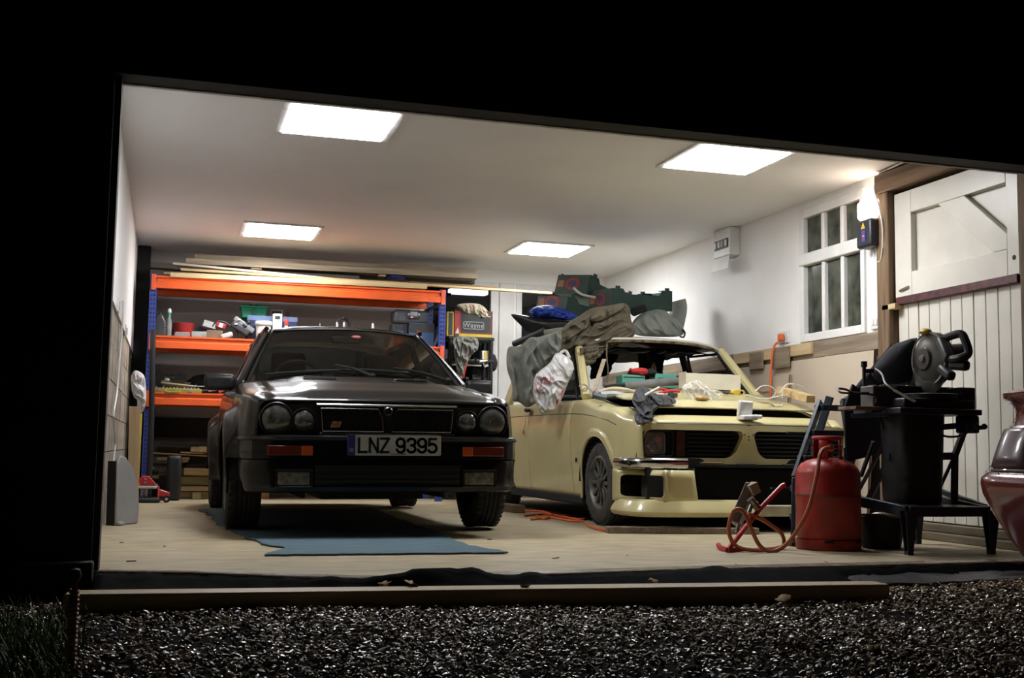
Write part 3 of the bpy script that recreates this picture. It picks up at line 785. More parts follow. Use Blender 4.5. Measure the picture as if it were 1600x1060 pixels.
# sticker on the glass
c = wsp(.83, .10); nrm = (wsp(.83, .2)-wsp(.83, 0)).cross(wsp(.9, .1)-wsp(.8, .1)).normalized()
if nrm.y > 0: nrm = -nrm
q = nrm.to_track_quat('Z', 'Y').to_matrix().to_4x4(); q.translation = c+nrm*.003
stk = obj('sticker', MB().prism([(.034*cos(2*pi*k/28), .027*sin(2*pi*k/28)) for k in range(28)], .0015, q), mat('sticker_red', (.30, .035, .04), .5), parent=car, label='small round red and white sticker')
q2 = q.copy(); q2.translation = c+nrm*.0046
obj('sticker_print', MB().prism([(-.026, -.004), (.026, -.004), (.02, .010), (-.02, .010)], .001, q2), mat('sticker_white', (.55, .52, .5), .5), parent=stk)
# wipers
def glasspt(u, v, off=.022):
    n_ = V((0, -.55, .83)).normalized(); return wsp(u, v)+n_*off
for pts in ([(.02, .62), (.10, .42), (.20, .18), (.24, .0), (.22, -.22), (.17, -.50), (.11, -.86)], [(.02, -.52+.0)]):
    pass
def wiper(piv, mid, tip0, tip1):
    wpr = bpy.data.objects.new('wiper', None); COL.objects.link(wpr); wpr.parent = car
    a, m_, t0, t1 = glasspt(*piv, .03), glasspt(*mid, .04), glasspt(*tip0, .02), glasspt(*tip1, .02)
    obj('wiper_arm', MB().tube(spline([a, a.lerp(m_, .5)+V((0, -.004, .012)), m_], 5), [.011]*6+[.008]*5, 6), blackplastic, parent=wpr)
    obj('wiper_blade', MB().tube(spline([t0, t0.lerp(t1, .5)+V((0, -.003, .006)), t1], 6), .0075, 6), blackplastic, parent=wpr)
    obj('wiper_pivot', MB().cyl(a+V((0, .01, -.02)), a+V((0, -.012, .014)), .018, n=12), blackplastic, parent=wpr)
wiper((.035, .12), (.19, -.22), (.16, .0), (.09, -.86))
wiper((.03, .88), (.17, .36), (.12, .62), (.17, .02))
# door mirrors
for s in (-1, 1):
    m_ = obj('door_mirror', MB().box((s*.858, 1.33, .90), (.19, .085, .105), (0, 0, s*.12)), trimL, parent=car, bevel=.028, seg=3)
    obj('mirror_stalk', MB().beam((s*.72, 1.33, .89), (s*.80, 1.33, .895), .06, .04), trimL, parent=m_)
    obj('mirror_glass', MB().box((s*.858, 1.376, .90), (.155, .004, .085), (0, 0, s*.12)), chrome, parent=m_)
# bonnet vents
for s in (-1, 1):
    v_ = obj('bonnet_vent', MB().box((s*.285, .83, .9125), (.20, .085, .006), (.075, s*.02, 0)), trimL, parent=car, bevel=.003)
    for k in range(4): obj('vent_slat', MB().box((s*.285, .80+.02*k, .914+.0015*k), (.19, .006, .008), (.5, 0, 0)), trimL, parent=v_)
for s in (-1, 1): obj('washer_jet', MB().box((s*.36, 1.0, .93), (.03, .02, .012)), trimL, parent=car, bevel=.003)
# front panel with lamps and grille
fp = MB(); fp.grid(lambda u, v: ((2*v-1)*.705, .075+.05*abs(2*v-1)**5, .54+.205*u), 3, 24); obj('front_panel', fp, trimL, parent=car, solid=.012)
obj('bonnet_lip', MB().tube([(.70*k/12, .068+.03*abs(k/12)**5, .748-.006*abs(k/12)**4) for k in range(-12, 13)], .009, 6), paintL, parent=car)
for s in (-1, 1):
    for x, r_ in ((.607, .081), (.457, .060)):
        hl = obj('headlamp', MB().lathe([(.001, .026), (r_*.4, .023), (r_*.75, .014), (r_*.97, .0), (r_, -.02)], 36, TR((s*x, .072, .643 if r_ > .07 else .636), (pi/2, 0, 0))), lens_m, parent=car)
        obj('bezel', MB().tube([(s*x+(r_+.006)*cos(2*pi*k/36), .07, (.643 if r_ > .07 else .636)+(r_+.006)*sin(2*pi*k/36)) for k in range(36)], .006, 6, closed=True), trimL, parent=hl)
        obj('bulb_cap', MB().lathe([(.001, .034), (r_*.22, .031), (r_*.26, .02)], 16, TR((s*x, .072, .643 if r_ > .07 else .636), (pi/2, 0, 0))), lens_c, parent=hl)
gz0, gz1 = .566, .724
frame_o = [(-.392, gz1), (.392, gz1), (.376, gz0), (-.376, gz0)]
def loop_tube(pts2, y, r_, mtl, nm, par_): return obj(nm, MB().tube([(x, y, z) for x, z in pts2], r_, 6, closed=True), mtl, parent=par_)
grl = obj('grille', MB().prism([(x, z) for x, z in frame_o[::-1]], .01, Matrix.Translation((0, .078, 0)) @ FRONT), blackmatt, parent=car)
gchrome = mat('grille_chrome', (.36, .36, .36), .25, 1)
loop_tube(frame_o, .055, .0075, gchrome, 'grille_frame', grl)
redln = mat('red_pinstripe', (.28, .02, .025), .5)
for s in (-1, 1):
    inner = [(s*.370, gz1-.02), (s*.055, gz1-.02), (s*.030, gz1-.07), (s*.024, gz0+.012), (s*.358, gz0+.012)]
    loop_tube(inner, .052, .005, gchrome, 'grille_surround', grl)
    loop_tube([(x*.985+s*.003, z*.97+.0195) for x, z in inner], .060, .003, redln, 'grille_pinstripe', grl)
    for k in range(22):
        x = s*(.045+.0145*k)
        obj('grille_slat', MB().box((x, .066, (gz0+gz1)/2-.004), (.0035, .01, .118)), trimL, parent=grl)
sh = [(0, gz0+.03)]+[(.027*cos(a), .694+.027*sin(a)) for a in [pi*k/10 for k in range(11)]]
shd = obj('shield_badge', MB().prism([(-.026, .70), (-.018, .665), (0, .648), (.018, .665), (.026, .70), (.02, .718), (-.02, .718)], .012, Matrix.Translation((0, .052, 0)) @ FRONT), mat('badge_blue', (.02, .025, .05), .3, .5), parent=grl, bevel=.003)
obj('badge_ring', MB().tube([(.020*cos(2*pi*k/20), .038, .692+.020*sin(2*pi*k/20)) for k in range(20)], .0035, 6, closed=True), gchrome, parent=shd)
obj('badge_centre', MB().box((0, .038, .692), (.018, .004, .016)), gchrome, parent=shd)
bg = obj('grille_badge', MB().prism([(-.318, .600), (-.268, .600), (-.255, .634), (-.305, .634)], .006, Matrix.Translation((0, .058, 0)) @ FRONT), mat('badge_yellow', (.42, .33, .12), .4), parent=grl)
rdm = mat('badge_red', (.35, .05, .03), .5)
text('badge_letters', 'HF', .036, rdm, bg, (-.287, .051, .617), (pi/2, 0, 0), world=False, sx=1.0, bold=.001)
# bumper
bpath = [(-.80, .46), (-.792, .30), (-.775, .17), (-.735, .075), (-.66, .022), (-.52, .0), (-.26, -.008), (0, -.01), (.26, -.008), (.52, 0), (.66, .022), (.735, .075), (.775, .17), (.792, .30), (.80, .46)]
bp = MB().sweep(bpath, [(-.09, .557), (-.02, .557), (.002, .549), (.008, .535), (.006, .530), (-.004, .526), (-.004, .43), (-.02, .42), (-.09, .42)])
bmp = obj('bumper', bp, paintL, parent=car, smooth=30)
fine = [(p.x, p.y) for p in spline([(a, b, 0) for a, b in bpath[7:]], 8)]; acc = [0]
for a, b in zip(fine, fine[1:]): acc.append(acc[-1]+math.hypot(b[0]-a[0], b[1]-a[1]))
def along(s_):
    s_ = max(0, min(acc[-1], s_))
    for i in range(len(fine)-1):
        if s_ <= acc[i+1]:
            t_ = (s_-acc[i])/(acc[i+1]-acc[i]); d_ = V((fine[i+1][0]-fine[i][0], fine[i+1][1]-fine[i][1])).normalized()
            return fine[i][0]+(fine[i+1][0]-fine[i][0])*t_, fine[i][1]+(fine[i+1][1]-fine[i][1])*t_, d_.y, -d_.x
levels = [(.425, -.03), (.419, -.016), (.40, -.012), (.36, -.012), (.32, -.012), (.298, -.010), (.276, .002), (.258, -.004), (.252, -.03)]
sp = MB()
def spt(u, v):
    i = v*(len(levels)-1); i0 = min(int(i), len(levels)-2); f_ = i-i0
    z = levels[i0][0]*(1-f_)+levels[i0+1][0]*f_; o_ = levels[i0][1]*(1-f_)+levels[i0+1][1]*f_
    S_ = .80+(1.16-.80)*sst(.25, .42, z); w_ = 2*u-1
    x, y, nx, ny = along(abs(w_)*S_)
    return ((x+nx*o_)*(1 if w_ >= 0 else -1), y+ny*o_, z)
sp.grid(spt, 60, len(levels)-1)
spo = obj('front_spoiler', sp, paintL, parent=car, smooth=35, solid=.008)
obj('air_intake', MB().bb((-.40, -.004, .285), (.40, .02, .395)), blackmatt, parent=spo)
for k in range(3): obj('intake_slat', MB().box((0, -.006, .31+.03*k), (.80, .012, .008)), trimL, parent=spo)
amb = mat('indicator_amber', (.62, .10, .02), .25, var=.1, coat=.6); ambd = mat('indicator_red_dark', (.16, .025, .012), .25, var=.1, coat=.6)
for s in (-1, 1):
    d_ = obj('side_lamp', MB().bb((s*.655, -.002, .448), (s*.475, .05, .500)), ambd, parent=bmp, bevel=.004)
    obj('indicator', MB().bb((s*.475, -.008, .448), (s*.415, .05, .500)), amb, parent=bmp, bevel=.004)
    fg = obj('fog_lamp', MB().bb((s*.60, -.008, .287), (s*.425, .05, .362)), mat('fog_glass', (.20, .195, .15) if 1 else 0, .12, var=.3, scale=35, coat=1), parent=spo, bevel=.01)
    obj('fog_bezel', MB().tube([(s*.608, -.006, .28), (s*.418, -.010, .28), (s*.418, -.010, .369), (s*.608, -.006, .369)], .006, 6, closed=True), trimL, parent=fg)
# number plate
plate = obj('number_plate', MB().prism(rrect(-.26, -.056, .26, .056, .008), .004, TR((.028, -.014, .505), (pi/2, 0, 0))), mat('plate_white', (.55, .55, .50), .4, var=.05), parent=car, label='white number plate reading LNZ 9395')
obj('plate_band', MB().bb((-.231, -.0195, .4495), (-.190, -.0182, .5605)), mat('plate_blue', (.03, .035, .20), .4), parent=plate)
obj('plate_mark', MB().bb((-.222, -.0202, .468), (-.199, -.0196, .489)), mat('plate_mark_grey', (.2, .2, .28), .5), parent=plate)
mat('plate_black', (.006, .006, .006), .5)
def arcp(cx, cy, rx, ry, a0, a1, n=12): return [(cx+rx*cos(a0+(a1-a0)*k_/n), cy+ry*sin(a0+(a1-a0)*k_/n)) for k_ in range(n+1)]
CW, CH = .0435, .074
GL = {'L': [[(0, 1), (0, 0), (1, 0)]], 'N': [[(0, 0), (0, 1), (1, 0), (1, 1)]], 'Z': [[(0, 1), (1, 1), (0, 0), (1, 0)]],
  '9': [arcp(.5, .70, .5, .30, 0, 2*pi, 24), [(1, .70), (1, .30)]+arcp(.5, .28, .5, .28, 0, -pi*.92, 12)],
  '3': [arcp(.5, .75, .5, .25, pi*.92, -pi/2, 14)+arcp(.5, .26, .5, .26, pi/2, -pi*.92, 14)], '5': [[(.93, 1), (.08, 1), (.04, .52)]+arcp(.46, .31, .54, .31, pi*.72, -pi*.85, 16)]}
lt = MB(); x_ = -.170
for ch in 'LNZ 9395':
    if ch == ' ': x_ += .028; continue
    for st in GL[ch]:
        pts_ = [V((x_+a*CW, -.0195, .468+b*CH)) for a, b in st]
        for p_, q_ in zip(pts_, pts_[1:]):
            dd_ = (q_-p_).normalized()*.0052; lt.beam(p_-dd_, q_+dd_, .0135, .0012, up=(0, 1, 0))
    x_ += CW+.0165
obj('plate_letters', lt, MATS['plate_black'], parent=plate, smooth=0)
obj('plate_line', MB().bb((.005, -.0198, .4565), (.09, -.0185, .459)), MATS['plate_black'], parent=plate)
# wheels
rimL = mat('dark_alloy', (.16, .155, .15), .4, .8, var=.2)
for s in (-1, 1):
    wheel(car, s*.735, .80, .302, .300, .20, .19, 'delta', s < 0, rimmat=rimL)
    wheel(car, s*.735, 3.28, .302, .300, .20, .19, 'delta', s < 0, rimmat=rimL)
# ----------------------- the cream saloon under repair
paintD = mat('cream_car_paint', (.60, .53, .27), .33, 0, var=.05, scale=5, coat=.5)
roofD = mat('pale_roof_paint', (.62, .60, .56), .35, var=.04, coat=.4)
dark_metal = mat('dark_grey_metal', (.05, .05, .05), .5, .7, var=.3)
DX, DY = 3.53, 6.58
dol = thing('saloon_car', 'cream 1970s saloon car being restored with piles of things on its roof', 'car', (DX, DY, 0))
def topD(x, y, x1, ze):
    zc = slut(y, [(.03, .678), (.15, .728), (.5, .79), (1.12, .885)])
    f = abs(x/x1)**3.5
    return zc*(1-f)+ze*f
def panD(y, tp, x):
    if tp and abs(x) < .635:
        if y < .14: return 'nose_top'
        if y < .17: return None
        if y < 1.10: return 'bonnet'
        return None if y < 1.16 else ('front_door' if y < 2.2 else 'rear_door' if y < 2.95 else 'rear_wing')
    return 'front_wing' if y < 1.2 else 'front_door' if y < 2.2 else 'rear_door' if y < 2.95 else 'rear_wing'
parD = dict(L=4.08, y0=.03, hw=[(.03, .715), (.12, .745), (.35, .768), (.7, .772), (3.3, .772), (4.08, .70)],
  zs=[(.03, .672), (.15, .722), (.5, .785), (1.1, .855), (2.0, .868), (3.4, .875), (4.08, .82)], zb=[(0, .39), (.30, .385), (.36, .17), (3.5, .17), (4.08, .3)],
  wheels=[(.685, .285, .315), (3.14, .285, .315)], flare=.014, fw=.05, ytop=1.10, top=topD, tum=.055, waist=.62, seams=[.14, .17, 1.10, 1.16, 1.2, 2.2, 2.95], r=.05, lift=.055, panel=panD)
sideD = shell(parD, dol, paintD)
obj('engine_bay', MB().bb((-.62, .12, .45), (.62, 1.12, .71)), blackmatt, parent=dol)
obj('bonnet_seal', MB().tube([(.70*k/14, .022+.06*abs(k/14)**5, .672) for k in range(-14, 15)], .006, 6), blackplastic, parent=dol)
for s in (1, -1):
    for y in (1.2, 2.2):
        obj('door_gap', MB().tube([(s*(sideD(y, z)+.001), y, z) for z in (.2, .4, .6, .7, .80)], .003, 5), blackmatt, parent=dol)
    obj('coachline', MB().tube([(s*(sideD(y, z)+.0005), y, z) for y, z in [(.33, .665), (.5, .70), (.75, .73), (1.0, .75), (1.2, .757), (1.7, .763), (2.4, .765), (3.0, .765)]], .0042, 5), blackmatt, parent=dol)
    obj('coachline', MB().tube([(s*(sideD(y, z)+.0005), y, z) for y, z in [(1.0, .765), (1.2, .772), (1.7, .778), (2.4, .78), (3.0, .78)]], .002, 5), blackmatt, parent=dol)
    obj('wing_gap', MB().tube([(s*.64, y, topD(.64, y, sideD(y, slut(y, parD['zs'])-.05)-.05, slut(y, parD['zs']))+.003) for y in (.2, .4, .6, .8, 1.0, 1.1)], .006, 5), blackmatt, parent=dol)
    obj('sill', MB().bb((s*.70, 1.05, .12), (s*.735, 2.80, .18)), blackmatt, parent=dol, bevel=.01)
    obj('side_repeater', MB().box((s*(sideD(1.02, .50)+.003), 1.08, .43), (.01, .008, .03)), blackmatt, parent=dol)
# nose panel with two recessed openings
yfD = lambda x, z: .02-.025*sst(.45, .6, z)+.055*abs(x/.72)**6
for s in (-1, 1):
    inner = rrect(-.70, .462, -.055, .635, .055, 6)
    inner = [(x+(.035*(z-.55)/.085*sst(-.3, -.06, x)), z) for x, z in inner]
    out = outer_for(inner, -.722, .425, 0.0, .672)
    if s > 0: inner = [(-x, z) for x, z in inner]; out = [(-x, z) for x, z in out]
    obj('nose_panel', ringcell(out, inner, yfD, .06), paintD, parent=dol, smooth=25)
    obj('grille_back', MB().bb((s*.73, .085, .45), (s*.03, .10, .645)), blackmatt, parent=dol)
    for k in range(6):
        a, b = (.08, .68) if s > 0 else (.07, .40)
        obj('grille_slat', MB().bb((s*a, .055, .478+.026*k), (s*b, .085, .486+.026*k)), trimL, parent=dol)
hl = obj('headlamp', MB().prism(rrect(-.70, .472, -.545, .625, .03), .03, Matrix.Translation((0, .075, 0)) @ FRONT), lens_m, parent=dol, bevel=.012)
obj('lamp_bezel', MB().tube([(x, .045, z) for x, z in rrect(-.705, .468, -.50, .63, .03)], .006, 6, closed=True), trimL, parent=hl)
obj('lamp_reflector', MB().lathe([(.001, .0), (.05, .006), (.058, .0)], 24, TR((-.62, .043, .548), (pi/2, 0, 0))), lens_c, parent=hl)
obj('side_lamp', MB().bb((-.475, .05, .468), (-.415, .08, .628)), mat('brown_red_lens', (.07, .018, .012), .3), parent=dol, bevel=.006)
# plain nose badge holes
for x, z in ((-.03, .612), (.0, .60), (.03, .612), (.0, .58)): obj('badge_hole', MB().cyl((x, yfD(x, z)-.002, z), (x, yfD(x, z)+.01, z), .005, n=8), blackmatt, parent=dol)
# chrome quarter bumper
qb = [(-.785, .28), (-.80, .10), (-.775, 0), (-.70, -.065), (-.58, -.09), (-.47, -.095)]
qq = [(p.x, p.y) for p in spline([(a, b, 0) for a, b in qb], 5)]
obj('quarter_bumper', MB().sweep(qq, [(-.02, .462), (.006, .460), (.02, .445), (.022, .425), (.012, .402), (-.02, .396)]), chrome, parent=dol, smooth=50)
# lower front: spoiler corner with cut-out, lip, bare radiator
yfs = lambda x, z: -.055+.42*max(0, (-x-.60)/.19)**2+.02*(z-.3)
inner = rrect(-.765, .215, -.60, .352, .02, 4)
obj('spoiler_corner', ringcell(outer_for(inner, -.785, .185, -.575, .385), inner, yfs, .02), paintD, parent=dol, smooth=40, solid=.004)
pt = MB(); pt.grid(lambda u, v: (-.575+(.20-.03*v)*u, yfs(-.575+.2*u, .3)+.0, .185+.2*v), 6, 4); obj('spoiler_panel', pt, paintD, parent=dol, solid=.006)
lip = spline([(-.785, .32, 0), (-.79, .16, 0), (-.765, .03, 0), (-.68, -.05, 0), (-.5, -.085, 0), (-.1, -.10, 0), (.02, -.10, 0)], 5)
obj('spoiler_lip', MB().sweep([(p.x, p.y) for p in lip], [(-.06, .205), (-.02, .196), (.014, .15), (.022, .13), (.016, .112), (.0, .10), (-.06, .105)]), paintD, parent=dol, smooth=40)
obj('lower_rail', MB().bb((.025, -.10, .105), (.60, -.07, .175)), mat('pale_cream_primer', (.48, .44, .30), .5), parent=dol, bevel=.008)
rad = obj('radiator', MB().bb((-.36, .0, .13), (.62, .08, .40)), mat('black_radiator', (.008, .008, .007), .7, spec=.1, var=.4, scale=60, stretch=(20, 1, 1), bump=.4, bscale=30), parent=dol, bevel=.01)
obj('radiator_bar', MB().bb((-.36, -.02, .405), (.66, .04, .418)), dark_metal, parent=rad)
obj('mount_plate', MB().box((-.27, -.03, .43), (.14, .05, .012), (.1, 0, 0)), mat('rusty_plate', (.22, .14, .09), .6, .5, var=.4), parent=rad)
for x in (-.02, .30): obj('fixing_lug', MB().box((x, -.01, .425), (.12, .03, .012)), dark_metal, parent=rad, bevel=.004)
obj('vertical_hose', MB().tube([(-.43+.006*sin(k*2.2), .0, .13+.012*k) for k in range(24)], [.048+.004*(k % 2) for k in range(24)], 10), blackplastic, parent=dol)
obj('front_crossmember', MB().bb((-.68, .03, .13), (.68, .12, .46)), blackmatt, parent=dol)
# cabin
def ap(s, t): return V((s*(.69-.10*t), 1.10+.45*t, .875+.415*t))
for s in (-1, 1):
    obj('a_pillar', MB().tube([ap(s, t/6) for t in range(7)], [.034]*6+[.03], 8), paintD, parent=dol)
    obj('pillar_seal', MB().tube([ap(s, t/6)+V((-s*.03, .02, .0)) for t in range(7)], .014, 6), blackmatt, parent=dol)
    bt = lambda y, t: V((s*(.70-.11*t), y, .865+.435*t))
    obj('b_pillar', MB().tube([bt(2.2, 0), bt(2.25, 1)], .03, 6), blackmatt, parent=dol)
    obj('c_pillar', MB().beam(bt(3.05, 0), bt(2.88, 1), .05, .16, up=(0, 1, .2)), paintD, parent=dol, bevel=.02)
    obj('door_frame', MB().tube([bt(1.25, 0), bt(1.62, .93), bt(2.15, .96), bt(2.16, 0)], .012, 6), blackmatt, parent=dol)
    obj('door_inner', MB().bb((s*.66, 1.2, .2), (s*.69, 3.0, .80)), blackmatt, parent=dol)
rf = MB()
def rD(x, y):
    e = abs(x)/.60
    return (x, y, 1.385-.02*(x/.6)**2-.05*e**5-.035*sst(1.80, 1.50, y)-.05*sst(2.6, 3.05, y))
rf.grid(lambda u, v: rD(-.61+1.22*v, 1.50+.05*(2*v-1)**2+u*(3.0-1.50-.05*(2*v-1)**2)), 26, 24)
roof = obj('roof', rf, roofD, parent=dol, solid=.02, smooth=60)
tn = mat('torn_headlining', (.016, .015, .014), .9, var=.3)
hd = MB(); rr = random.Random(4)
hd.grid(lambda u, v: (lambda x, y: (x, y, rD(x, y)[2]-.03-.05*sin(pi*v)*(.6+.4*u)-(.02+.07*abs(fbm((x*4, 0, 2))))*sst(.25, 0, u)-.02*abs(fbm((x*5, y*5, 0)))))(-.58+1.16*v, 1.56+1.3*u), 24, 34)
obj('headlining', hd, tn, parent=dol)
for i, (x, y, w_, h) in enumerate(((.15, 1.95, .16, .30), (.32, 2.1, .10, .22), (-.1, 2.3, .3, .22), (.45, 2.35, .08, .34))):
    obj('torn_flap', sheet((x-w_/2, y, 1.30), (x+w_/2, y+.02, 1.30), (x-w_/3, y, 1.30-h), (x+w_/5, y+.03, 1.30-h*.8), 8, 10, .03, 4, i), tn, parent=dol, solid=.003)
rim = [(x, 1.50+.05*(x/.6)**2, rD(x, 1.5+.05*(x/.6)**2)[2]-.016) for x in [-.58+.058*k for k in range(21)]]
obj('screen_rail', MB().tube(rim, .012, 6), mat('rusty_rail', (.20, .15, .08), .7, var=.5, scale=20), parent=dol)
obj('floor_pan', MB().bb((-.66, 1.1, .16), (.66, 3.9, .30)), blackmatt, parent=dol)
obj('dashboard', MB().bb((-.63, 1.13, .62), (.63, 1.45, .862)), blackmatt, parent=dol, bevel=.02)
obj('scuttle_panel', MB().grid(lambda u, v: (-.66+1.32*v, 1.08+.16*u, .872+.03*(1-(2*v-1)**2)+.012*u), 3, 16), paintD, parent=dol, solid=.008)
obj('rear_seat', MB().box((0, 2.85, .72), (1.2, .18, .5), (-.2, 0, 0)), blackmatt, parent=dol, bevel=.05)
obj('boot_lid', MB().grid(lambda u, v: (-.60+1.2*v, 3.15+.85*u, .885-.05*u*u), 5, 5), paintD, parent=dol, solid=.01)
obj('tail_panel', MB().bb((-.70, 4.02, .3), (.70, 4.07, .83)), paintD, parent=dol, bevel=.02)
und = MB().bb((-.5, .2, .19), (.5, 1.1, .45)); und.bb((-.55, 3.0, .2), (.55, 3.9, .34)); obj('underbody', und, blackmatt, parent=dol)
rimD = mat('grey_steel_rim', (.17, .165, .15), .5, .7, var=.3, scale=20)
tyreD = mat('dusty_tyre', (.05, .046, .04), .9, var=.3, scale=20)
for s in (-1, 1):
    wheel(dol, s*.668, .685, .283, .283, .175, .178, 'dolly', s < 0, rubber=tyreD, rimmat=rimD)
    wheel(dol, s*.668, 3.14, .283, .283, .175, .178, 'dolly', s < 0, rubber=tyreD, rimmat=rimD)
# ======================= orange and blue racking on the back wall
orange = mat('orange_steel', (.80, .115, .02), .38, var=.06, coat=.3)
bluem = mat('blue_steel', (.035, .06, .30), .45, var=.12)
RX0, RX1, RY0, RY1 = -.20, 2.49, 10.60, 11.20
ZT, ZM, ZL = 1.985, 1.452, .952
rk = thing('shelving_rack', 'orange and blue steel shelving rack along the back wall', 'shelving', (RX0, RY0, 0))
upm = MB().bb((0, -.002, 0), (.06, .045, 2.0)); 
upmesh = mesh_of('upright', upm, 0)
hol = MB()
for k in range(48):
    for q in (.017, .043): hol.box((q, -.003, .05+.04*k), (.010, .004, .016))
holm = mesh_of('perforations', hol, 0)
for x in (RX0, RX1-.06):
    for y in (RY0, RY1-.045):
        u = obj('upright', upmesh, bluem, parent=rk); u.location = (x-RX0, y-RY0, 0)
        h = obj('perforations', holm, blackmatt, parent=u); h['kind'] = 'stuff'
bprof = [(0, 0), (-.042, 0), (-.042, .052), (-.028, .064), (-.028, .088), (-.042, .094), (-.042, .11), (0, .11)]
bm_ = MB(); n = len(bprof); vs = [(x, y, z) for x in (RX0+.05, RX1-.05) for y, z in bprof]
bm_.add(vs, [tuple(range(n)), tuple(range(n, 2*n))[::-1]]+[(i, (i+1) % n, (i+1) % n+n, i+n) for i in range(n)])
bmesh_ = mesh_of('shelf_beam', bm_, 20)
for z in (ZT, ZM, ZL):
    f = obj('shelf_beam', bmesh_, orange, parent=rk); f.location = (-RX0, .03-0*RY0, z-.11)
    b = obj('shelf_beam', bmesh_, orange, parent=rk); b.location = (-RX0, RY1-RY0, z-.11)
    obj('shelf_deck', MB().bb((RX0+.03, RY0+.04, z-.022), (RX1-.03, RY1-.03, z-.004)), mat('chipboard', (.30, .22, .14), .9, var=.2, scale=60), parent=rk, world=True, smooth=0)
    for x in (RX0, RX1-.06): obj('bracket', MB().bb((x+.012, RY0-.018, z-.13), (x+.05, RY0-.003, z+.01)), orange, parent=rk, world=True, bevel=.002)
one('black_pipe', 'black plastic pipe standing against the left end of the orange rack', 'pipe', MB().tube([at(239, 515, 10.50), V((-.135, 10.5, .7)), V((-.13, 10.5, .003))], .025, 10), blackplastic)
# ---- timber on top of the rack
def plank(label, l, r, Y0, Y1, h, d, m, name='timber_plank', group='timber on top of the rack'):
    a, b = at(l[0], l[1], Y0), at(r[0], r[1], Y1); c = (a+b)/2; dd = b-a
    o = one(name, label, 'timber', MB().box((0, 0, 0), (dd.length, d, h)), m, group=group, bevel=.003, smooth=0)
    o.location = c; o.rotation_euler = (0, -math.atan2(dd.z, math.hypot(dd.x, dd.y)), math.atan2(dd.y, dd.x))
    return o
palewood = wood('silvery_batten', (.60, .52, .44), (.42, .36, .30), axis=0)
plank('wide fresh pine plank lying along the front edge of the orange beam', (266, 430.3), (666, 449), 10.62, 10.62, .044, .09, pine)
plank('long thin pine batten reaching from the rack across to the crates', (282, 421.5), (862, 458.5), 10.72, 10.60, .022, .05, pine2)
plank('silvery batten sloping down across the front of the timber stack', (270, 412), (620, 446), 10.75, 10.64, .020, .035, palewood)
plank('dark stained board sticking out furthest left on the rack', (235, 415), (560, 437), 10.95, 10.95, .055, .12, darkwood)
plank('thick dirty scaffold board near the ceiling', (290, 410.5), (742, 434), 10.92, 10.92, .052, .22, dirtywood)
plank('topmost dirty board of the stack, pushed furthest back', (303, 403.5), (742, 426), 11.0, 11.0, .055, .16, dirtywood)
plank('short dark board under the scaffold board at the right end', (560, 432), (740, 442), 11.05, 11.05, .03, .1, darkwood)
plank('short brown batten above the glazed window', (640, 441.5), (778, 450), 10.68, 10.66, .018, .05, wood('brown_batten', (.16, .10, .05), (.08, .05, .03)))
plank('short dark offcut at the left end on the orange beam', (240, 430), (282, 432), 10.72, 10.72, .02, .08, darkwood)
plank('short pine offcut behind the wide pine plank', (256, 428.5), (300, 430), 10.85, 10.85, .03, .06, pine2)
for px, py, w_, h_, lb in ((400, 420, .10, .026, 'small pale spacer block beneath the scaffold board on the left'), (596, 429, .07, .05, 'small pine spacer block beneath the scaffold board on the right')):
    o = one('spacer_block', lb, 'wood block', MB().box((0, 0, 0), (w_, .09, h_)), pine2, bevel=.003, smooth=0); o.location = at(px, py, 10.88)
one('blue_bag', 'folded blue bag tucked between the boards on the rack', 'bag', heap(at(618, 434, 10.92), (.10, .10, .018), 3, .2, 2, 24, 14), mat('blue_bag_plastic', (.03, .05, .35), .4))

# ---- things on the middle shelf
def X_(px, py, Y): return at(px, py, Y).x
PX = 1/171.0
def lather(name, label, cat, px, Y, z, prof, m, group=None, parts=(), top=None):
    """a turned thing standing on a shelf"""
    P_ = at(px, 530, Y)
    if top:
        zm = max([q[1] for q in prof]+[q[1] for p_ in parts for q in p_[1]]); k = (at(px, top, Y).z-z)/zm
        prof = [(r, q*k) for r, q in prof]; parts = [(a, [(r, q*k) for r, q in b], c) for a, b, c in parts]
    if parts:
        t = thing(name, label, cat, (P_.x, Y, z), group=group)
        obj('body', MB().lathe(prof, 24), m, parent=t)
        for nm, pr, mm_ in parts: obj(nm, MB().lathe(pr, 20), mm_, parent=t)
        return t
    return one(name, label, cat, MB().lathe(prof, 24), m, group=group, loc=(P_.x, Y, z))
clear = mat('clear_plastic', (.55, .58, .56), .15, var=.1, trans=.6, spec=.4)
grn = mat('green_plastic', (.02, .36, .19), .45, var=.05); redp = mat('red_plastic', (.42, .03, .025), .4, var=.1)
greyp = mat('grey_plastic', (.20, .21, .22), .5, var=.1); bluep = mat('blue_plastic', (.05, .11, .28), .45, var=.1); yel = mat('yellow_plastic', (.62, .45, .04), .45, var=.1)
paleg = mat('pale_grey_plastic', (.42, .43, .41), .5, var=.12); purple = mat('purple_card', (.30, .05, .33), .6, var=.1); brown = mat('brown_card', (.19, .12, .07), .8, var=.15); dkgrey = mat('dark_grey_plastic', (.035, .038, .04), .5, var=.15)
navy = mat('navy_cloth', (.015, .017, .035), .9, var=.3, bump=.4); blackcloth = mat('black_cloth', (.012, .012, .014), .95, var=.3, bump=.4)
zS = ZM-.004
t = thing('jerrycan', 'dark grey plastic jerrycan with black cap on the middle shelf', 'can', (X_(249, 520, 10.75), 10.75, zS))
obj('body', MB().prism([(-.055, 0), (.055, 0), (.055, .13), (.02, .20), (-.02, .20), (-.055, .14)], .14, Matrix.Translation((0, .07, 0)) @ FRONT), mat('smoky_plastic', (.05, .055, .055), .35, var=.2), parent=t, bevel=.014, seg=3)
obj('cap', MB().cyl((0, 0, .198), (0, 0, .228), .019), blackplastic, parent=t)
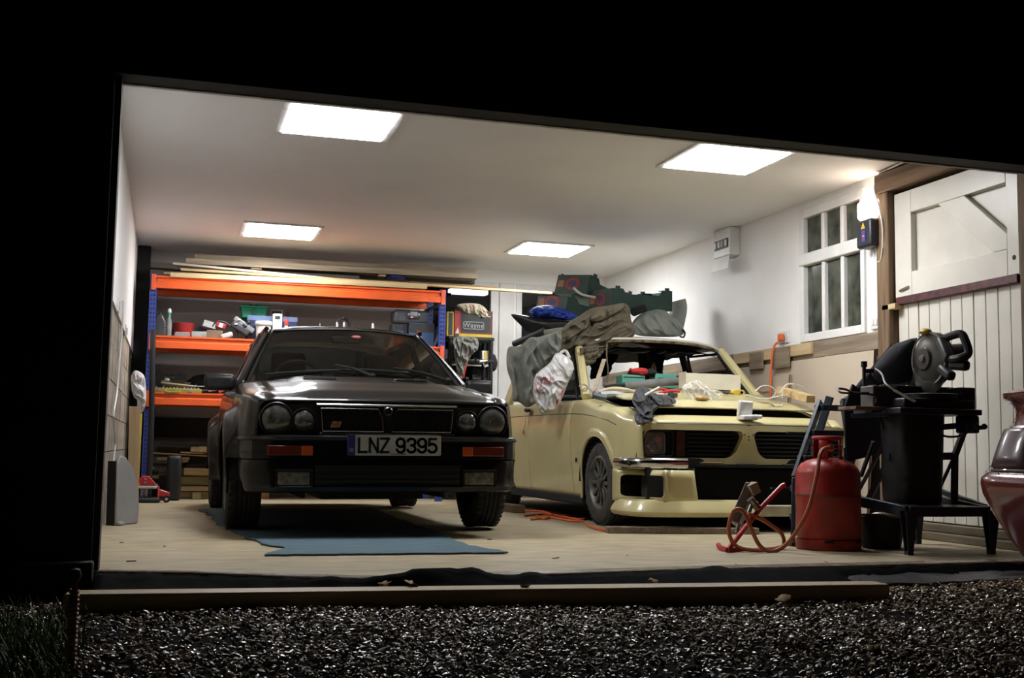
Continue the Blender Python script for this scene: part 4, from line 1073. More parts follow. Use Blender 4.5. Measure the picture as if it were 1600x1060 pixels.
for k in range(5): obj('level_mark', MB().box((.044, -.072, .03+.022*k), (.014, .004, .006)), greyp, parent=t)
lather('spray_bottle', 'clear bottle with green collar and white cap beside the jerrycan', 'bottle', 263, 10.72, zS, [(.022, 0), (.025, .01), (.025, .12), (.012, .165), (.011, .17)], clear, parts=(('collar', [(.014, .168), (.014, .195)], grn), ('cap', [(.012, .196), (.016, .2), (.016, .222), (.008, .235)], whiteplastic)), top=482)
lather('red_tub', 'red plastic tub with a rolled rim on the middle shelf', 'tub', 286, 10.86, zS, [(.075, 0), (.095, .085), (.10, .09), (.10, .095), (.088, .092), (.07, .01)], redp, top=506)
one('clear_tray', 'small clear plastic tray in front of the red tub', 'tray', MB().prism(rrect(-.068, 0, .068, .048, .018), .08, Matrix.Translation((0, .04, 0)) @ FRONT), clear, loc=(X_(285, 520, 10.69), 10.69, zS), bevel=.004)
t = thing('trowel', 'black handled tool sticking up out of the red tub', 'hand tool', (X_(281, 500, 10.86), 10.86, zS+.07))
obj('handle', MB().tube([(0, 0, .04), (0, 0, .07), (0, 0, .085)], [.009, .014, .006], 10), blackplastic, parent=t); obj('blade', MB().box((-.02, 0, .0), (.10, .01, .08), (0, .2, 0)), dkgrey, parent=t)
t = thing('folder', 'purple edged folder leaning among tools on the middle shelf', 'folder', (X_(312, 515, 10.92), 10.92, zS))
obj('cover', MB().prism([(-.13, 0), (.12, 0), (.14, .085), (.0, .125), (-.02, .12)], .05, Matrix.Translation((0, .025, 0)) @ FRONT), dkgrey, parent=t, bevel=.003); obj('edge', MB().beam((-.005, -.02, .130), (.13, -.02, .094), .045, .016), purple, parent=t)
for i, (px, py, c1, lb) in enumerate(((306, 513, yel, 'yellow ended paper filter roll on the middle shelf'), (316, 512, whiteplastic, 'white filter roll between two others on the middle shelf'), (324, 514, yel, 'curved yellow and white filter roll on the right'))):
    P_ = at(px, py, 10.80); t = thing('filter_roll', lb, 'roll', (P_.x, 10.80, zS+.04), group='filter rolls')
    obj('roll', MB().cyl((-.025, 0, 0), (.025, .0, .004*i), .026, n=14), whiteplastic, parent=t); obj('end', MB().cyl((-.03, 0, 0), (-.025, 0, 0), .022, n=14), c1, parent=t)
def sbox(name, label, cat, px, py0, py1, wpx, d, Y, z, m, rot=(0, 0, 0), bevel=.005, part=None, group=None):
    h = (py1-py0)*PX*Y/10.6; w_ = wpx*PX*Y/10.6
    if z is not None and abs(z-zS) < 1e-6: h = at(px, py0, Y).z-z
    o = one(name, label, cat, MB().box((0, 0, 0), (w_, d, h)), m, bevel=bevel, group=group)
    if z is None: o.location = at(px, (py0+py1)/2, Y)
    else: o.location = (X_(px, 520, Y), Y, z+h/2)
    o.rotation_euler = rot
    if part: obj(part[0], MB().box((0, -d/2-.002, h*part[3]), (w_*part[1], .004, h*part[2])), part[4], parent=o)
    return o
sbox('tool_carton', 'grey printed carton lying on the tool pile', 'box', 327, 503, 513, 20, .08, 10.82, None, paleg, (0, .25, .1))
sbox('red_tin', 'red and white tin on top of the tool pile', 'tin', 345, 505, 513, 15, .06, 10.80, None, redp, (0, .3, 0), part=('label', .4, .8, 0, whiteplastic))
sbox('sponge', 'green scouring sponge on a brown block', 'sponge', 336, 514.5, 518, 17, .06, 10.73, zS+.034, grn)
sbox('brown_block', 'brown wooden block under the green sponge', 'block', 335, 517, 523, 24, .08, 10.73, zS, brown)
sbox('blister_pack', 'flat clear blister pack at the shelf edge', 'pack', 311, 518.5, 522.5, 22, .06, 10.67, zS, clear)
sbox('sanding_block', 'pale grey sanding block lying tilted by the cable', 'block', 354, 513, 521, 19, .06, 10.68, zS+.01, paleg, (0, -.35, .1), bevel=.015)
one('cable_loop', 'black cable looped over the tool pile', 'cable', MB().tube(spline([at(332, 510, 10.78), at(338, 503, 10.78), at(350, 503, 10.78), at(360, 509, 10.78), at(368, 514, 10.78), at(372, 521, 10.78)]), .006, 6), blackplastic)
for i, (a, b, w_, lb) in enumerate((((366, 497), (396, 524), .05, 'grey power tool leaning against the blue box'), ((362, 505), (388, 527), .06, 'black power tool lying in front of the grey one'))):
    t = thing('power_tool', lb, 'power tool', at(b[0], b[1], 10.74-.04*i)); A = at(a[0], a[1], 10.74-.04*i)-t.location
    obj('housing', MB().beam((0, 0, .03), A, .06, w_), greyp if i == 0 else dkgrey, parent=t, bevel=.012)
    obj('handle', MB().beam(A*.5, A*.5+V((.05, -.02, .05)), .035, .04), blackplastic, parent=t, bevel=.01); obj('switch', MB().box(A*.75+V((0, -.035, .02)), (.03, .012, .015)), paleg, parent=t)
sbox('blue_crate', 'flat blue storage crate under the green box', 'box', 423, 497, 521, 74, .30, 10.95, zS, mat('navy_crate', (.02, .035, .11), .5), part=('lid', 1.02, .18, .41, mat('pale_blue', (.16, .24, .42), .5)))
t = thing('storage_box', 'bright green lidded storage box on top of the blue crate', 'box', (X_(396, 490, 10.95), 10.95, at(396, 499, 10.95).z))
obj('tub', MB().prism([(-.105, 0), (.105, 0), (.118, .10), (-.118, .10)], .2, Matrix.Translation((0, .1, 0)) @ FRONT), grn, parent=t, bevel=.008); obj('lid', MB().bb((-.13, -.115, .10), (.13, .115, .115)), grn, parent=t, bevel=.005)
obj('clip', MB().bb((-.018, -.118, .03), (.018, -.10, .085)), mat('dark_green', (.01, .2, .1), .5), parent=t, bevel=.003); obj('catch', MB().box((0, -.112, .012), (.04, .01, .02)), blackplastic, parent=t)
for i in range(2): one('small_knob', ['small black knob on the green box lid, left', 'small black knob on the green box lid, right'][i], 'knob', MB().lathe([(.012, 0), (.018, .01), (.014, .018)], 12), blackplastic, loc=(X_(391+9*i, 490, 10.95), 10.95, at(396, 499, 10.95).z+.1155))
lather('bucket', 'white plastic bucket with a lid behind the car roof', 'bucket', 411, 10.74, zS, [(.062, 0), (.072, .10), (.078, .102), (.078, .118), (.075, .122), (.04, .124)], whiteplastic, parts=(('rim', [(.080, .095), (.083, .1), (.083, .106), (.079, .110)], paleg),), top=502)
sbox('white_carton', 'tall white carton with a dark label on the middle shelf', 'box', 432.5, 491, 521, 14, .07, 10.74, zS, whiteplastic, part=('label', .55, .12, .36, dkgrey))
sbox('picture_pack', 'grey framed pack standing behind the white carton', 'pack', 431, 484, 521, 20, .03, 10.98, zS, paleg, part=('picture', .7, .5, .2, dkgrey))
sbox('clear_case', 'smoky clear plastic case behind the red topped bottle', 'case', 448, 486, 521, 13, .05, 11.0, zS, mat('smoky_clear', (.16, .15, .14), .3), part=('insert', .5, .4, .25, brown))
lather('red_cap_bottle', 'small bottle with a bright red cap on the middle shelf', 'bottle', 446.5, 10.70, zS, [(.018, 0), (.018, .075), (.013, .09)], whiteplastic, parts=(('cap', [(.020, .09), (.020, .118), (.016, .122)], redp), ('band', [(.0185, .03), (.0185, .05)], redp)), top=499)
one('dark_bag', 'dark blue soft bag at the end of the blue crate', 'bag', heap((X_(465, 510, 10.85), 10.85, zS+.075), (.075, .09, .09), 8, .2, 1.6, 28, 18, .1), navy)
steelcap = mat('silver_cap', (.55, .55, .55), .3, .8)
for px, r_, h_, m_, c_, lb in ((526, .03, .09, whiteplastic, steelcap, 'white spray can with silver top, left of the black hook'), (537, .028, .09, paleg, steelcap, 'grey spray can with silver top, beside the black hook'), (499, .012, .085, paleg, steelcap, 'thin nozzle bottle with tiny silver tip'), (582, .028, .085, yel, whiteplastic, 'yellow topped can behind the middle of the car roof')):
    lather('spray_can', lb, 'can', px, 10.74, zS, [(r_*.92, 0), (r_, .006), (r_, h_-.02), (r_*.5, h_)], m_, group='cans on the middle shelf', parts=(('nozzle', [(r_*.45, h_), (r_*.4, h_+.018), (r_*.15, h_+.024)], c_),), top={526: 503, 537: 503, 499: 505, 582: 505}[px])
one('black_hook', 'curved black tool handle arching up behind the car roof', 'hand tool', MB().tube(spline([at(529, 501, 10.76), at(534, 497.5, 10.76), at(541, 499, 10.76), at(546, 506, 10.76), at(549, 521, 10.76)]), [.010]*8+[.015]*17, 8), blackplastic)
# grey portable compressor and boxes
t = thing('portable_compressor', 'grey portable inflator with control panel on the right of the middle shelf', 'appliance', (X_(640, 515, 10.80), 10.80, at(640, 508, 10.8).z))
obj('body', MB().bb((-.17, -.10, 0), (.17, .10, .135)), mat('slate_plastic', (.075, .085, .10), .45, var=.1), parent=t, bevel=.035, seg=3)
obj('control_panel', MB().bb((-.045, -.115, .045), (.075, -.09, .125)), dkgrey, parent=t, bevel=.012); obj('display', MB().bb((-.02, -.118, .075), (.05, -.112, .115)), mat('display_grey', (.10, .11, .12), .15), parent=t)
obj('indicator', MB().box((-.005, -.118, .062), (.02, .006, .010)), mat('pink_light', (.8, .12, .2), .4, emit=.6), parent=t)
for x in (-.035, .065): obj('knob', MB().cyl((x, -.12, .09), (x, -.105, .09), .010, n=10), paleg, parent=t)
obj('carry_handle', MB().tube(spline([(.12, 0, .12), (.19, -.02, .16), (.25, -.03, .19), (.29, -.03, .19)]), .016, 8), blackplastic, parent=t)
t = sbox('blue_toolbox', 'blue toolbox with black lid under the grey inflator', 'toolbox', 655, 507, 525, 40, .22, 10.80, zS, bluep, part=('lid', 1.02, .35, .3, dkgrey)); obj('latch', MB().box((-.03, -.118, .03), (.03, .012, .02)), redp, parent=t)
sbox('black_crate', 'black crate left of the blue toolbox', 'box', 622, 508, 525, 24, .2, 10.82, zS, dkgrey, part=('label', .5, .4, 0, bluep))
one('leaning_board', 'dark board leaning inside the right end of the rack', 'board', MB().beam((X_(688, 490, 10.9), 10.9, zS+.23), (X_(672, 528, 10.9), 10.9, zS), .25, .03), dkgrey, bevel=.004)

# ---- things on the bottom shelf
zS = ZL-.004
t = thing('tool_case', 'black plastic tool case with carry handle standing on the bottom shelf', 'case', (X_(264, 600, 10.98), 10.98, zS))
cs = ringcell(outer_for(rrect(-.05, .145, .045, .17, .008), -.155, 0, .155, .19), rrect(-.05, .145, .045, .17, .008), lambda x, z: -.045, .09); obj('shell', cs, blackplastic, parent=t); obj('back', MB().bb((-.155, -.044, 0), (.155, .045, .135)), blackplastic, parent=t, bevel=.01)
for x in (-.10, .10): obj('latch', MB().bb((x-.015, -.05, .175), (x+.015, -.03, .205)), blackplastic, parent=t, bevel=.003)
olive = mat('olive_case_plastic', (.28, .25, .04), .5, var=.15)
t = thing('socket_case', 'open olive green socket set case at the front of the bottom shelf', 'case', (X_(275, 610, 10.70), 10.70, zS))
obj('base', MB().bb((-.23, -.09, 0), (.22, .16, .04)), olive, parent=t, bevel=.006); obj('handle', MB().tube(spline([(-.09, -.095, .02), (-.08, -.115, .005), (.02, -.115, .005), (.03, -.095, .02)]), .009, 6), olive, parent=t)
for x in (-.14, .12): obj('latch', MB().box((x, -.096, .022), (.03, .012, .022)), steelcap, parent=t)
for k in range(14): obj('socket', MB().cyl((-.2+.03*k, -.02+.03*(k % 3), .04), (-.2+.03*k, -.02+.03*(k % 3), .052+.004*(k % 2)), .010, n=8), steelcap, parent=t)
t = thing('tool_tray', 'brown open tool tray resting on the socket case', 'tray', (X_(278, 600, 10.82), 10.82, zS+.05))
obj('tray', MB().bb((-.14, -.06, 0), (.15, .12, .03)), brown, parent=t, bevel=.01, rot=(-.15, .06, 0)); obj('rim', MB().tube([(-.145, -.065, .045), (.155, -.065, .02), (.16, .11, .05), (-.14, .11, .07)], .008, 6, closed=True), mat('cream_rim', (.5, .44, .32), .6), parent=t)
obj('lid_insert', MB().bb((-.06, .03, .02), (.06, .1, .075)), mat('olive_cloth', (.11, .09, .04), .8), parent=t)
one('white_ball', 'white round cap lying in the brown tool tray', 'cap', MB().ball((X_(261, 596, 10.80), 10.80, zS+.125), (.022, .02, .018)), whiteplastic)
one('black_bag', 'lumpy black fabric bag on the bottom shelf behind the tools', 'bag', heap((X_(318, 600, 11.0), 11.0, zS+.08), (.17, .12, .11), 5, .18, 1.5, 34, 20, .2), blackcloth)
one('dark_coat', 'dark folded cloth lying right of the black bag', 'cloth', heap((X_(360, 605, 10.95), 10.95, zS+.05), (.2, .14, .07), 6, .2, 1.6, 34, 20, .2), navy)
one('white_wire', 'white wire trailing over the tools on the bottom shelf', 'wire', MB().tube(spline([at(300, 603, 10.75), at(313, 604, 10.72), at(322, 604.5, 10.7), at(327, 609, 10.7)]), .004, 5), whiteplastic)
for i, (px, py, c_, sz, lb) in enumerate(((327, 606, mat('light_blue', (.15, .42, .55), .5), (.045, .02, .012), 'pale blue screwdriver on the bottom shelf'), (331, 611, paleg, (.06, .03, .025), 'pale grey lump of putty on the bottom shelf'), (337, 609, mat('lilac', (.35, .28, .5), .5), (.03, .025, .04), 'lilac bottle cap on the bottom shelf'), (344.5, 613, redp, (.025, .02, .03), 'red socket tool at the end of the bottom shelf'), (348, 609, yel, (.02, .02, .025), 'yellow tool tip at the end of the bottom shelf'), (320, 611.5, dkgrey, (.07, .03, .02), 'dark spanner roll on the bottom shelf'))):
    o = one('hand_tool', lb, 'hand tool', MB().cyl((-sz[0]/2, 0, 0), (sz[0]/2, 0, sz[2]*.4), sz[2]*.5, sz[2]*.35, n=10), c_, group='hand tools on the bottom shelf')
    o.location = at(px, py, 10.66); o.location.z = max(o.location.z, zS+sz[2]*.5)
    obj('shaft', MB().cyl((sz[0]/2, 0, sz[2]*.3), (sz[0]/2+.02, 0, sz[2]*.45), .003, n=6), steelcap, parent=o)
# ---- timber pile under the rack
def stick(label, l, r, Y, h, d, m): return plank(label, l, r, Y, Y, h, d, m, name='timber_offcut', group='timber pile under the rack')
stick('bottom pine offcut of the floor pile', (281, 773), (420, 775), 11.05, .060, .10, pine2)
stick('second pine layer of the floor pile', (281, 763.5), (430, 765), 11.02, .042, .12, pine2)
grnw = wood('treated_green_timber', (.36, .30, .14), (.22, .18, .08))
stick('greenish treated board in the floor pile', (278, 751), (430, 753), 11.04, .075, .10, grnw)
stick('thick square pine beam at the front of the floor pile', (287, 737), (440, 740), 10.98, .066, .10, pine2)
stick('dark beam behind the black case in the floor pile', (248, 738), (290, 740), 11.1, .06, .1, dirtywood)
stick('long thin pine board sloping across the top of the pile', (232, 708), (350, 714), 11.0, .014, .12, pine)
stick('short thick pine piece left of the black case', (245, 717), (296, 717), 11.02, .028, .08, pine2)
stick('thin pine strip below the short thick piece', (280, 722), (294, 721), 10.98, .014, .05, pine2)
stick('dark plank in the shaded middle of the pile', (232, 727), (420, 729), 11.15, .03, .12, darkwood)
stick('thin pale strip at the left end of the pile', (232, 732), (241, 732), 10.98, .012, .06, pine)
stick('olive short block at the left of the pile', (234, 745), (248, 746), 11.0, .03, .08, grnw)
stick('pale top board carrying three beam ends', (298, 708), (440, 702), 10.95, .016, .16, pine2)
stick('flat short board lying on the sloping board', (282, 707), (318, 709), 10.92, .012, .08, pine)
stick('dark old boards at the back of the pile top', (250, 695), (400, 702), 11.3, .05, .10, darkwood)
for px, w_, h_, lb in ((304, .065, .042, 'square pine beam end, left of the three on the pile'), (316.5, .07, .05, 'square pine beam end, middle of the three on the pile'), (327, .035, .045, 'narrow pale beam end, right of the three on the pile')):
    o = one('timber_offcut', lb, 'timber', MB().box((0, .2, 0), (w_, .4, h_)), pine_y, group='beam ends on the pile', bevel=.003, smooth=0); o.location = at(px, 702.5, 10.84)
o = one('timber_offcut', 'greenish square block end on the floor before the pile', 'timber', MB().box((0, .1, .031), (.078, .2, .062)), grnw, bevel=.003, smooth=0); o.location = (at(307, 775, 10.95).x, 10.9, 0)
# ---- left floor and left wall things
t = thing('equipment_case', 'black ribbed case standing on end on the floor by the jack', 'case', (.075, 10.74, 0))
obj('shell', MB().bb((-.065, -.12, .0), (.062, .16, .40)), blackplastic, parent=t, bevel=.03, seg=3)
for x in (-.02, .02): obj('rib', MB().bb((x-.005, -.126, .03), (x+.005, -.118, .37)), blackplastic, parent=t)
redj = mat('jack_red', (.48, .025, .025), .35, var=.12, coat=.5)
t = thing('trolley_jack', 'red trolley jack with steel rollers on the floor by the left wall', 'jack', (-.10, 10.22, 0))
for x in (-.14, .045): obj('side_plate', MB().prism([(0, .03), (.28, .03), (.30, .09), (.16, .14), (.02, .12)], .012, Matrix(((0, 0, 1, x), (1, 0, 0, 0), (0, 1, 0, 0), (0, 0, 0, 1)))), redj, parent=t, bevel=.003)
obj('base_plate', MB().bb((-.16, -.02, .012), (.07, .30, .032)), blackmatt, parent=t)
obj('lift_arm', MB().prism([(-.115, .115), (.02, .115), (.045, .15), (-.02, .225), (-.075, .225), (-.14, .15)], .04, Matrix.Translation((-.01, .10, 0)) @ FRONT), redj, parent=t, bevel=.008)
for x, z in ((-.06, .20), (-.06, .17), (-.11, .155), (.035, .15)): obj('bolt', MB().cyl((x, .05, z), (x, .075, z), .010, n=10), steelcap, parent=t)
obj('cross_rod', MB().cyl((-.13, .03, .13), (.04, .03, .13), .012, n=10), steelcap, parent=t)
for x in (-.085, -.05): obj('return_spring', MB().tube([(x+.012*cos(k*1.2), .06+.012*sin(k*1.2), .05+.0016*k) for k in range(40)], .004, 5), steelcap, parent=t)
obj('caster_arm', MB().prism([(.045, .05), (.14, .05), (.145, .085), (.06, .115), (.045, .115)], .05, Matrix.Translation((0, .1, 0)) @ FRONT), redj, parent=t, bevel=.008)
cw = obj('caster_wheel', MB().cyl((.118, .02, .032), (.118, .05, .032), .030, n=20), blackmatt, parent=t); obj('caster_hub', MB().cyl((.118, .014, .032), (.118, .056, .032), .012, n=12), steelcap, parent=cw)
obj('front_roller', MB().cyl((-.15, .0, .024), (.06, .0, .024), .022, n=16), dark_metal, parent=t)
# grey moulded panel
t = thing('moulded_panel', 'grey moulded plastic panel leaning on the left block wall', 'panel', (-.288, 7.43, 0), (0, -.02, -.55))
obj('face', MB().prism([(0, 0), (0, .40), (.03, .425), (.09, .41), (.17, .34), (.22, .22), (.245, .10), (.235, 0)], .02, Matrix(((0, 0, 1, 0), (1, 0, 0, 0), (0, 1, 0, 0), (0, 0, 0, 1)))), mat('warm_grey_plastic', (.33, .32, .31), .6, var=.06), parent=t, bevel=.018, seg=3)
obj('edge', MB().bb((-.052, .0, .0), (.0, .06, .39)), blackmatt, parent=t); obj('foot', MB().prism([(.0, 0), (.05, 0), (.045, .02), (.02, .03)], .05, Matrix.Translation((0, .05, 0)) @ FRONT), MATS['warm_grey_plastic'], parent=t, bevel=.01)
o = one('leaning_board', 'pale plywood board leaning upright behind the grey panel', 'board', MB().box((0, 0, .40), (.085, .018, .80)), wood('plywood', (.52, .38, .22), (.42, .30, .17), axis=2), bevel=.002, smooth=0); o.location = (at(209, 760, 9.75).x, 9.75, .0); o.rotation_euler = (-.1, -.02, .1)
one('spirit_level', 'yellow spirit level standing behind the plywood board', 'level', MB().box((0, 0, 0), (.022, .05, .75), (-.03, 0, 0)), yel, bevel=.003, loc=(at(219, 690, 10.4).x-.005, 10.4, .38))
bagm = mat('white_bag_plastic', (.62, .60, .60), .35, var=.08, trans=.15)
one('carrier_bag', 'limp white carrier bag hanging by the blue rack upright', 'bag', puff([(205, 588), (212, 579), (225, 587), (228, 605), (228, 630), (222, 645), (215, 640), (214, 626), (209, 620), (205, 605)], 10.32, .05, .05, 12, .06, 16, .2, 32, 8), bagm)
cab = [atx(192, 470, -.33), atx(191, 510, -.325), atx(187, 560, -.325), atx(183, 610, -.325), atx(177.5, 650, -.325), atx(180, 690, -.325), atx(177.5, 722, -.325)]
one('wall_cable', 'white cable running down the left block wall', 'cable', MB().tube(spline(cab, 8), .006, 6), whiteplastic)
for px, py, lb in ((184.5, 478, 'white wall socket high on the left wall'), (196.5, 518, 'white switch plate lower on the left wall')):
    P_ = atx(px, py, -.335); o = one('wall_plate', lb, 'socket', MB().box((0, 0, 0), (.014, .15, .09)), whiteplastic, bevel=.004); o.location = P_
    obj('rocker', MB().box((.008, 0, 0), (.008, .04, .05)), paleg, parent=o)
# ======================= black shelving unit with the compressor box, back centre
YW = 11.15
ux0, ux1 = at(694, 560, YW).x, at(765, 560, YW).x
zz = [at(730, y, YW).z for y in (529, 549)]
t = thing('plastic_shelf_unit', 'black plastic shelf unit standing in front of the back window', 'shelving', (ux0, YW, 0))
for z in (zz[0], zz[0]-.22, .72, .40, .08): obj('shelf', MB().bb((ux0, YW-.17, z-.03), (ux1, YW+.17, z)), blackplastic, parent=t, world=True, bevel=.006)
for x in (ux0+.025, ux1-.025):
    for y in (YW-.145, YW+.145): obj('post', MB().cyl((x, y, 0), (x, y, zz[0]-.03), .02, n=12), blackplastic, parent=t, world=True)
bx = (at(705, 500, YW).x, at(764, 500, YW).x, zz[0]+.001, at(735, 488, YW).z)
t = thing('boxed_compressor', 'red, yellow and black carton with silver lettering on the black shelf unit', 'box', ((bx[0]+bx[1])/2, YW, bx[2]))
obj('carton', MB().bb((bx[0], YW-.14, bx[2]), (bx[1], YW+.12, bx[3])), mat('carton_black_red', (.05, .03, .03), .5, col2=(.22, .03, .02), scale=6), parent=t, world=True, bevel=.004)
pnl = obj('dark_panel', MB().prism(rrect(at(716, 500, YW).x, at(738, 521, YW).z, at(760, 500, YW).x, at(738, 493, YW).z, .03), .006, Matrix.Translation((0, YW-.139, 0)) @ FRONT), mat('panel_charcoal', (.03, .03, .032), .5), parent=t, world=True)
c_ = at(740, 509, YW-.15)
obj('badge_frame', MB().tube([(c_.x+x, YW-.147, c_.z+z) for x, z in rrect(-.105, -.035, .105, .035, .015)], .004, 6, closed=True), mat('badge_silver', (.42, .45, .42), .4), parent=t, world=True)
text('brand_text', 'Wayne', .068, MATS['badge_silver'], t, (c_.x, YW-.147, c_.z), (pi/2, 0, 0), bold=.0008, spacing=1.1)
obj('yellow_band', MB().bb((at(712, 520, YW).x, YW-.142, bx[2]+.004), (bx[1]-.003, YW-.139, bx[2]+.03)), yel, parent=t, world=True)
obj('red_corner', MB().prism([(bx[0]+.003, bx[2]+.03), (bx[0]+.07, bx[2]+.03), (bx[0]+.045, bx[2]+.13), (bx[0]+.06, bx[3]-.01), (bx[0]+.003, bx[3]-.01)], .003, Matrix.Translation((0, YW-.139, 0)) @ FRONT), redp, parent=t, world=True)
obj('white_flash', MB().prism([(bx[0]+.01, bx[2]+.03), (bx[0]+.05, bx[2]+.03), (bx[0]+.035, bx[2]+.09)], .002, Matrix.Translation((0, YW-.1425, 0)) @ FRONT), whiteplastic, parent=t, world=True)
o = sbox('yellow_box', 'tall yellow sided box left of the red and black carton', 'box', 700, 484, 524, 13, .2, YW-.03, zz[0]+.001, yel, part=('side', .5, .9, 0, dkgrey))
one('striped_cloth', 'cream cloth with thin red stripes on top of the red and black carton', 'cloth', puff([(714, 477), (730, 474), (750, 476), (762, 486), (768, 497), (755, 498), (745, 494), (738, 501), (733, 492), (722, 486)], YW-.12, .06, .14, 21, .06, 17, .8, 34, 8), mat('cream_cloth', (.60, .54, .42), .95, var=.08, bump=.4))
so = bpy.data.objects['striped_cloth']
bv = BVHTree.FromPolygons([v.co for v in so.data.vertices], [tuple(p.vertices) for p in so.data.polygons])
def stick_on(bvh, pix, off=.003):
    out = []; o_ = V((0, 0, CAMZ))
    for px, py in pix:
        d_ = (at(px, py, 8)-o_).normalized(); h = bvh.ray_cast(o_, d_)
        if h[0] is not None: out.append(h[0]-d_*off)
    return out
def dense(pts, k=6):
    out = []
    for (a, b), (c, d_) in zip(pts, pts[1:]): out += [(a+(c-a)*i/k, b+(d_-b)*i/k) for i in range(k)]
    return out+[pts[-1]]
for ln in ([(734, 475), (738, 486)], [(737, 475), (741, 486)], [(752, 477), (756, 488)]):
    q = stick_on(bv, dense(ln))
    if len(q) > 1: obj('red_stripe', MB().tube(q, .0025, 5), redp, parent=so)
one('grey_rag', 'grey rag hanging from the black shelf below the red carton', 'cloth', puff([(708, 530), (722, 526), (745, 529), (747, 545), (740, 552), (734, 560), (727, 574), (722, 591), (716, 590), (712, 570), (709, 550)], YW-.24, .05, .05, 31, .08, 17, .1, 34, 8), mat('grey_rag_cloth', (.17, .17, .15), .95, var=.15, bump=.3), smooth=60)
one('red_hose', 'thin red hose hanging on the black shelf unit', 'hose', MB().tube(spline([at(731, 553, YW-.24), at(730, 565, YW-.24), at(726, 580, YW-.24), at(724, 592, YW-.24)]), .009, 8), redp)
sbox('paint_box', 'white and yellow box on the second black shelf', 'box', 757, 535, 550, 11, .1, YW-.05, zz[0]-.219, whiteplastic, part=('yellow_side', .4, .9, 0, yel))
sbox('paint_box', 'stained white box at the bottom right of the black shelf unit', 'box', 757, 562, 590, 10, .1, YW-.05, .721, mat('stained_white', (.55, .5, .4), .6, col2=(.4, .3, .1), scale=20))
sbox('grey_canister', 'grey blue canister in the black shelf unit', 'canister', 747, 562, 590, 9, .1, YW-.1, .721, mat('blue_grey', (.16, .19, .23), .4, var=.3), bevel=.012)
t = thing('air_tool', 'silver air gun with black knobs on the black shelf unit', 'power tool', at(752, 566, YW-.22))
obj('barrel', MB().cyl((-.04, 0, 0), (.06, 0, .012), .014, n=12), steelcap, parent=t); obj('knob', MB().ball((-.045, -.01, .005), .028, 12, 8), blackplastic, parent=t); obj('trigger', MB().tube([(.02, 0, 0), (.03, 0, -.04), (.05, 0, -.05)], .008, 6), steelcap, parent=t); obj('knob', MB().ball((.055, -.01, .0), .018, 12, 8), blackplastic, parent=t)
one('baseball_hat', 'black hat hanging from the right side of the black shelf unit', 'hat', heap(at(770, 568, YW-.1), (.045, .05, .085), 33, .15, 1.2, 24, 18), blackcloth)
for k, (px, c_) in enumerate(((695, paleg), (698.5, mat('cream_card', (.5, .42, .3), .8)), (702, brown))):
    sbox('file_box', ['pale grey upright file box on the second black shelf', 'cream upright file box on the second black shelf', 'brown upright file box on the second black shelf'][k], 'box', px, 533, 548, 3.4, .2, YW-.03, zz[0]-.219, c_, group='upright file boxes', bevel=.002)
sbox('cream_tub', 'cream tub on the floor shelf behind the right door mirror', 'tub', 716, 578, 600, 16, .16, YW-.05, .721, mat('cream_tub_plastic', (.45, .42, .25), .5))

# ======================= the load on the roof of the cream car
crate_m = mat('dark_green_card', (.022, .058, .046), .6, var=.15, scale=12); logo_r = mat('logo_red', (.30, .03, .03), .6); logo_b = mat('logo_navy', (.03, .04, .10), .6); logo_o = mat('logo_tan', (.35, .15, .07), .6)
def crate(label, loc, rot, L=.58, W=.38, H=.17):
    t = thing('vegetable_crate', label, 'crate', loc, rot, group='green vegetable crates')
    obj('base', MB().bb((-L/2, -W/2, 0), (L/2, W/2, .006)), crate_m, parent=t)
    for s in (-1, 1):
        obj('side_panel', MB().prism([(-L/2, 0), (L/2, 0), (L/2, H), (L/2-.10, H), (L/2-.13, H*.74), (-L/2+.13, H*.74), (-L/2+.10, H), (-L/2, H)], .006, Matrix.Translation((0, s*W/2, 0)) @ FRONT), crate_m, parent=t)
        e = obj('end_panel', MB().prism([(-W/2, 0), (W/2, 0), (W/2, H), (-W/2, H)], .006, Matrix(((0, 0, 1, s*L/2-.003), (1, 0, 0, 0), (0, 1, 0, 0), (0, 0, 0, 1)))), crate_m, parent=t)
        for r0, r1, mm_, off in ((.085, .055, logo_r, .0045), (.05, .03, logo_b, .006)):
            obj('logo', MB().prism([(r0*cos(2*pi*k/24), .09+r1*sin(2*pi*k/24)) for k in range(24)], .0015, Matrix(((0, 0, s, s*(L/2+off-.001)), (1, 0, 0, 0), (0, 1, 0, 0), (0, 0, 0, 1)))), mm_, parent=e)
        obj('logo', MB().bb((s*(L/2+.003), W/2-.09, .06), (s*(L/2+.005), W/2-.02, .12)), logo_o, parent=e)
        for q in (-1, 1): obj('corner_tab', MB().bb((q*(L/2-.09), s*(W/2-.07), H-.004), (q*(L/2-.004), s*(W/2-.004), H+.002)), crate_m, parent=t); obj('stack_tab', MB().bb((q*(L/2-.07), s*(W/2)-.008, H), (q*(L/2-.03), s*(W/2)+.002, H+.022)), crate_m, parent=t)
    return t
crate('upper green vegetable crate, tilted on top of the pile', at(925, 475, 9.35), (.10, .20, .50))
crate('lower green vegetable crate nearest the side wall', at(985, 487, 8.95), (.04, -.03, .16))
crate('green vegetable crate half hidden behind the olive jacket', at(893, 498, 9.05), (.1, .1, .45), .5, .36, .14)
olivec = mat('olive_jacket_cloth', (.135, .115, .075), .9, var=.12, scale=14, bump=.35, bscale=50)
t = thing('jacket', 'crumpled olive jacket slung over the front left corner of the roof', 'jacket', at(935, 540, 8.2))
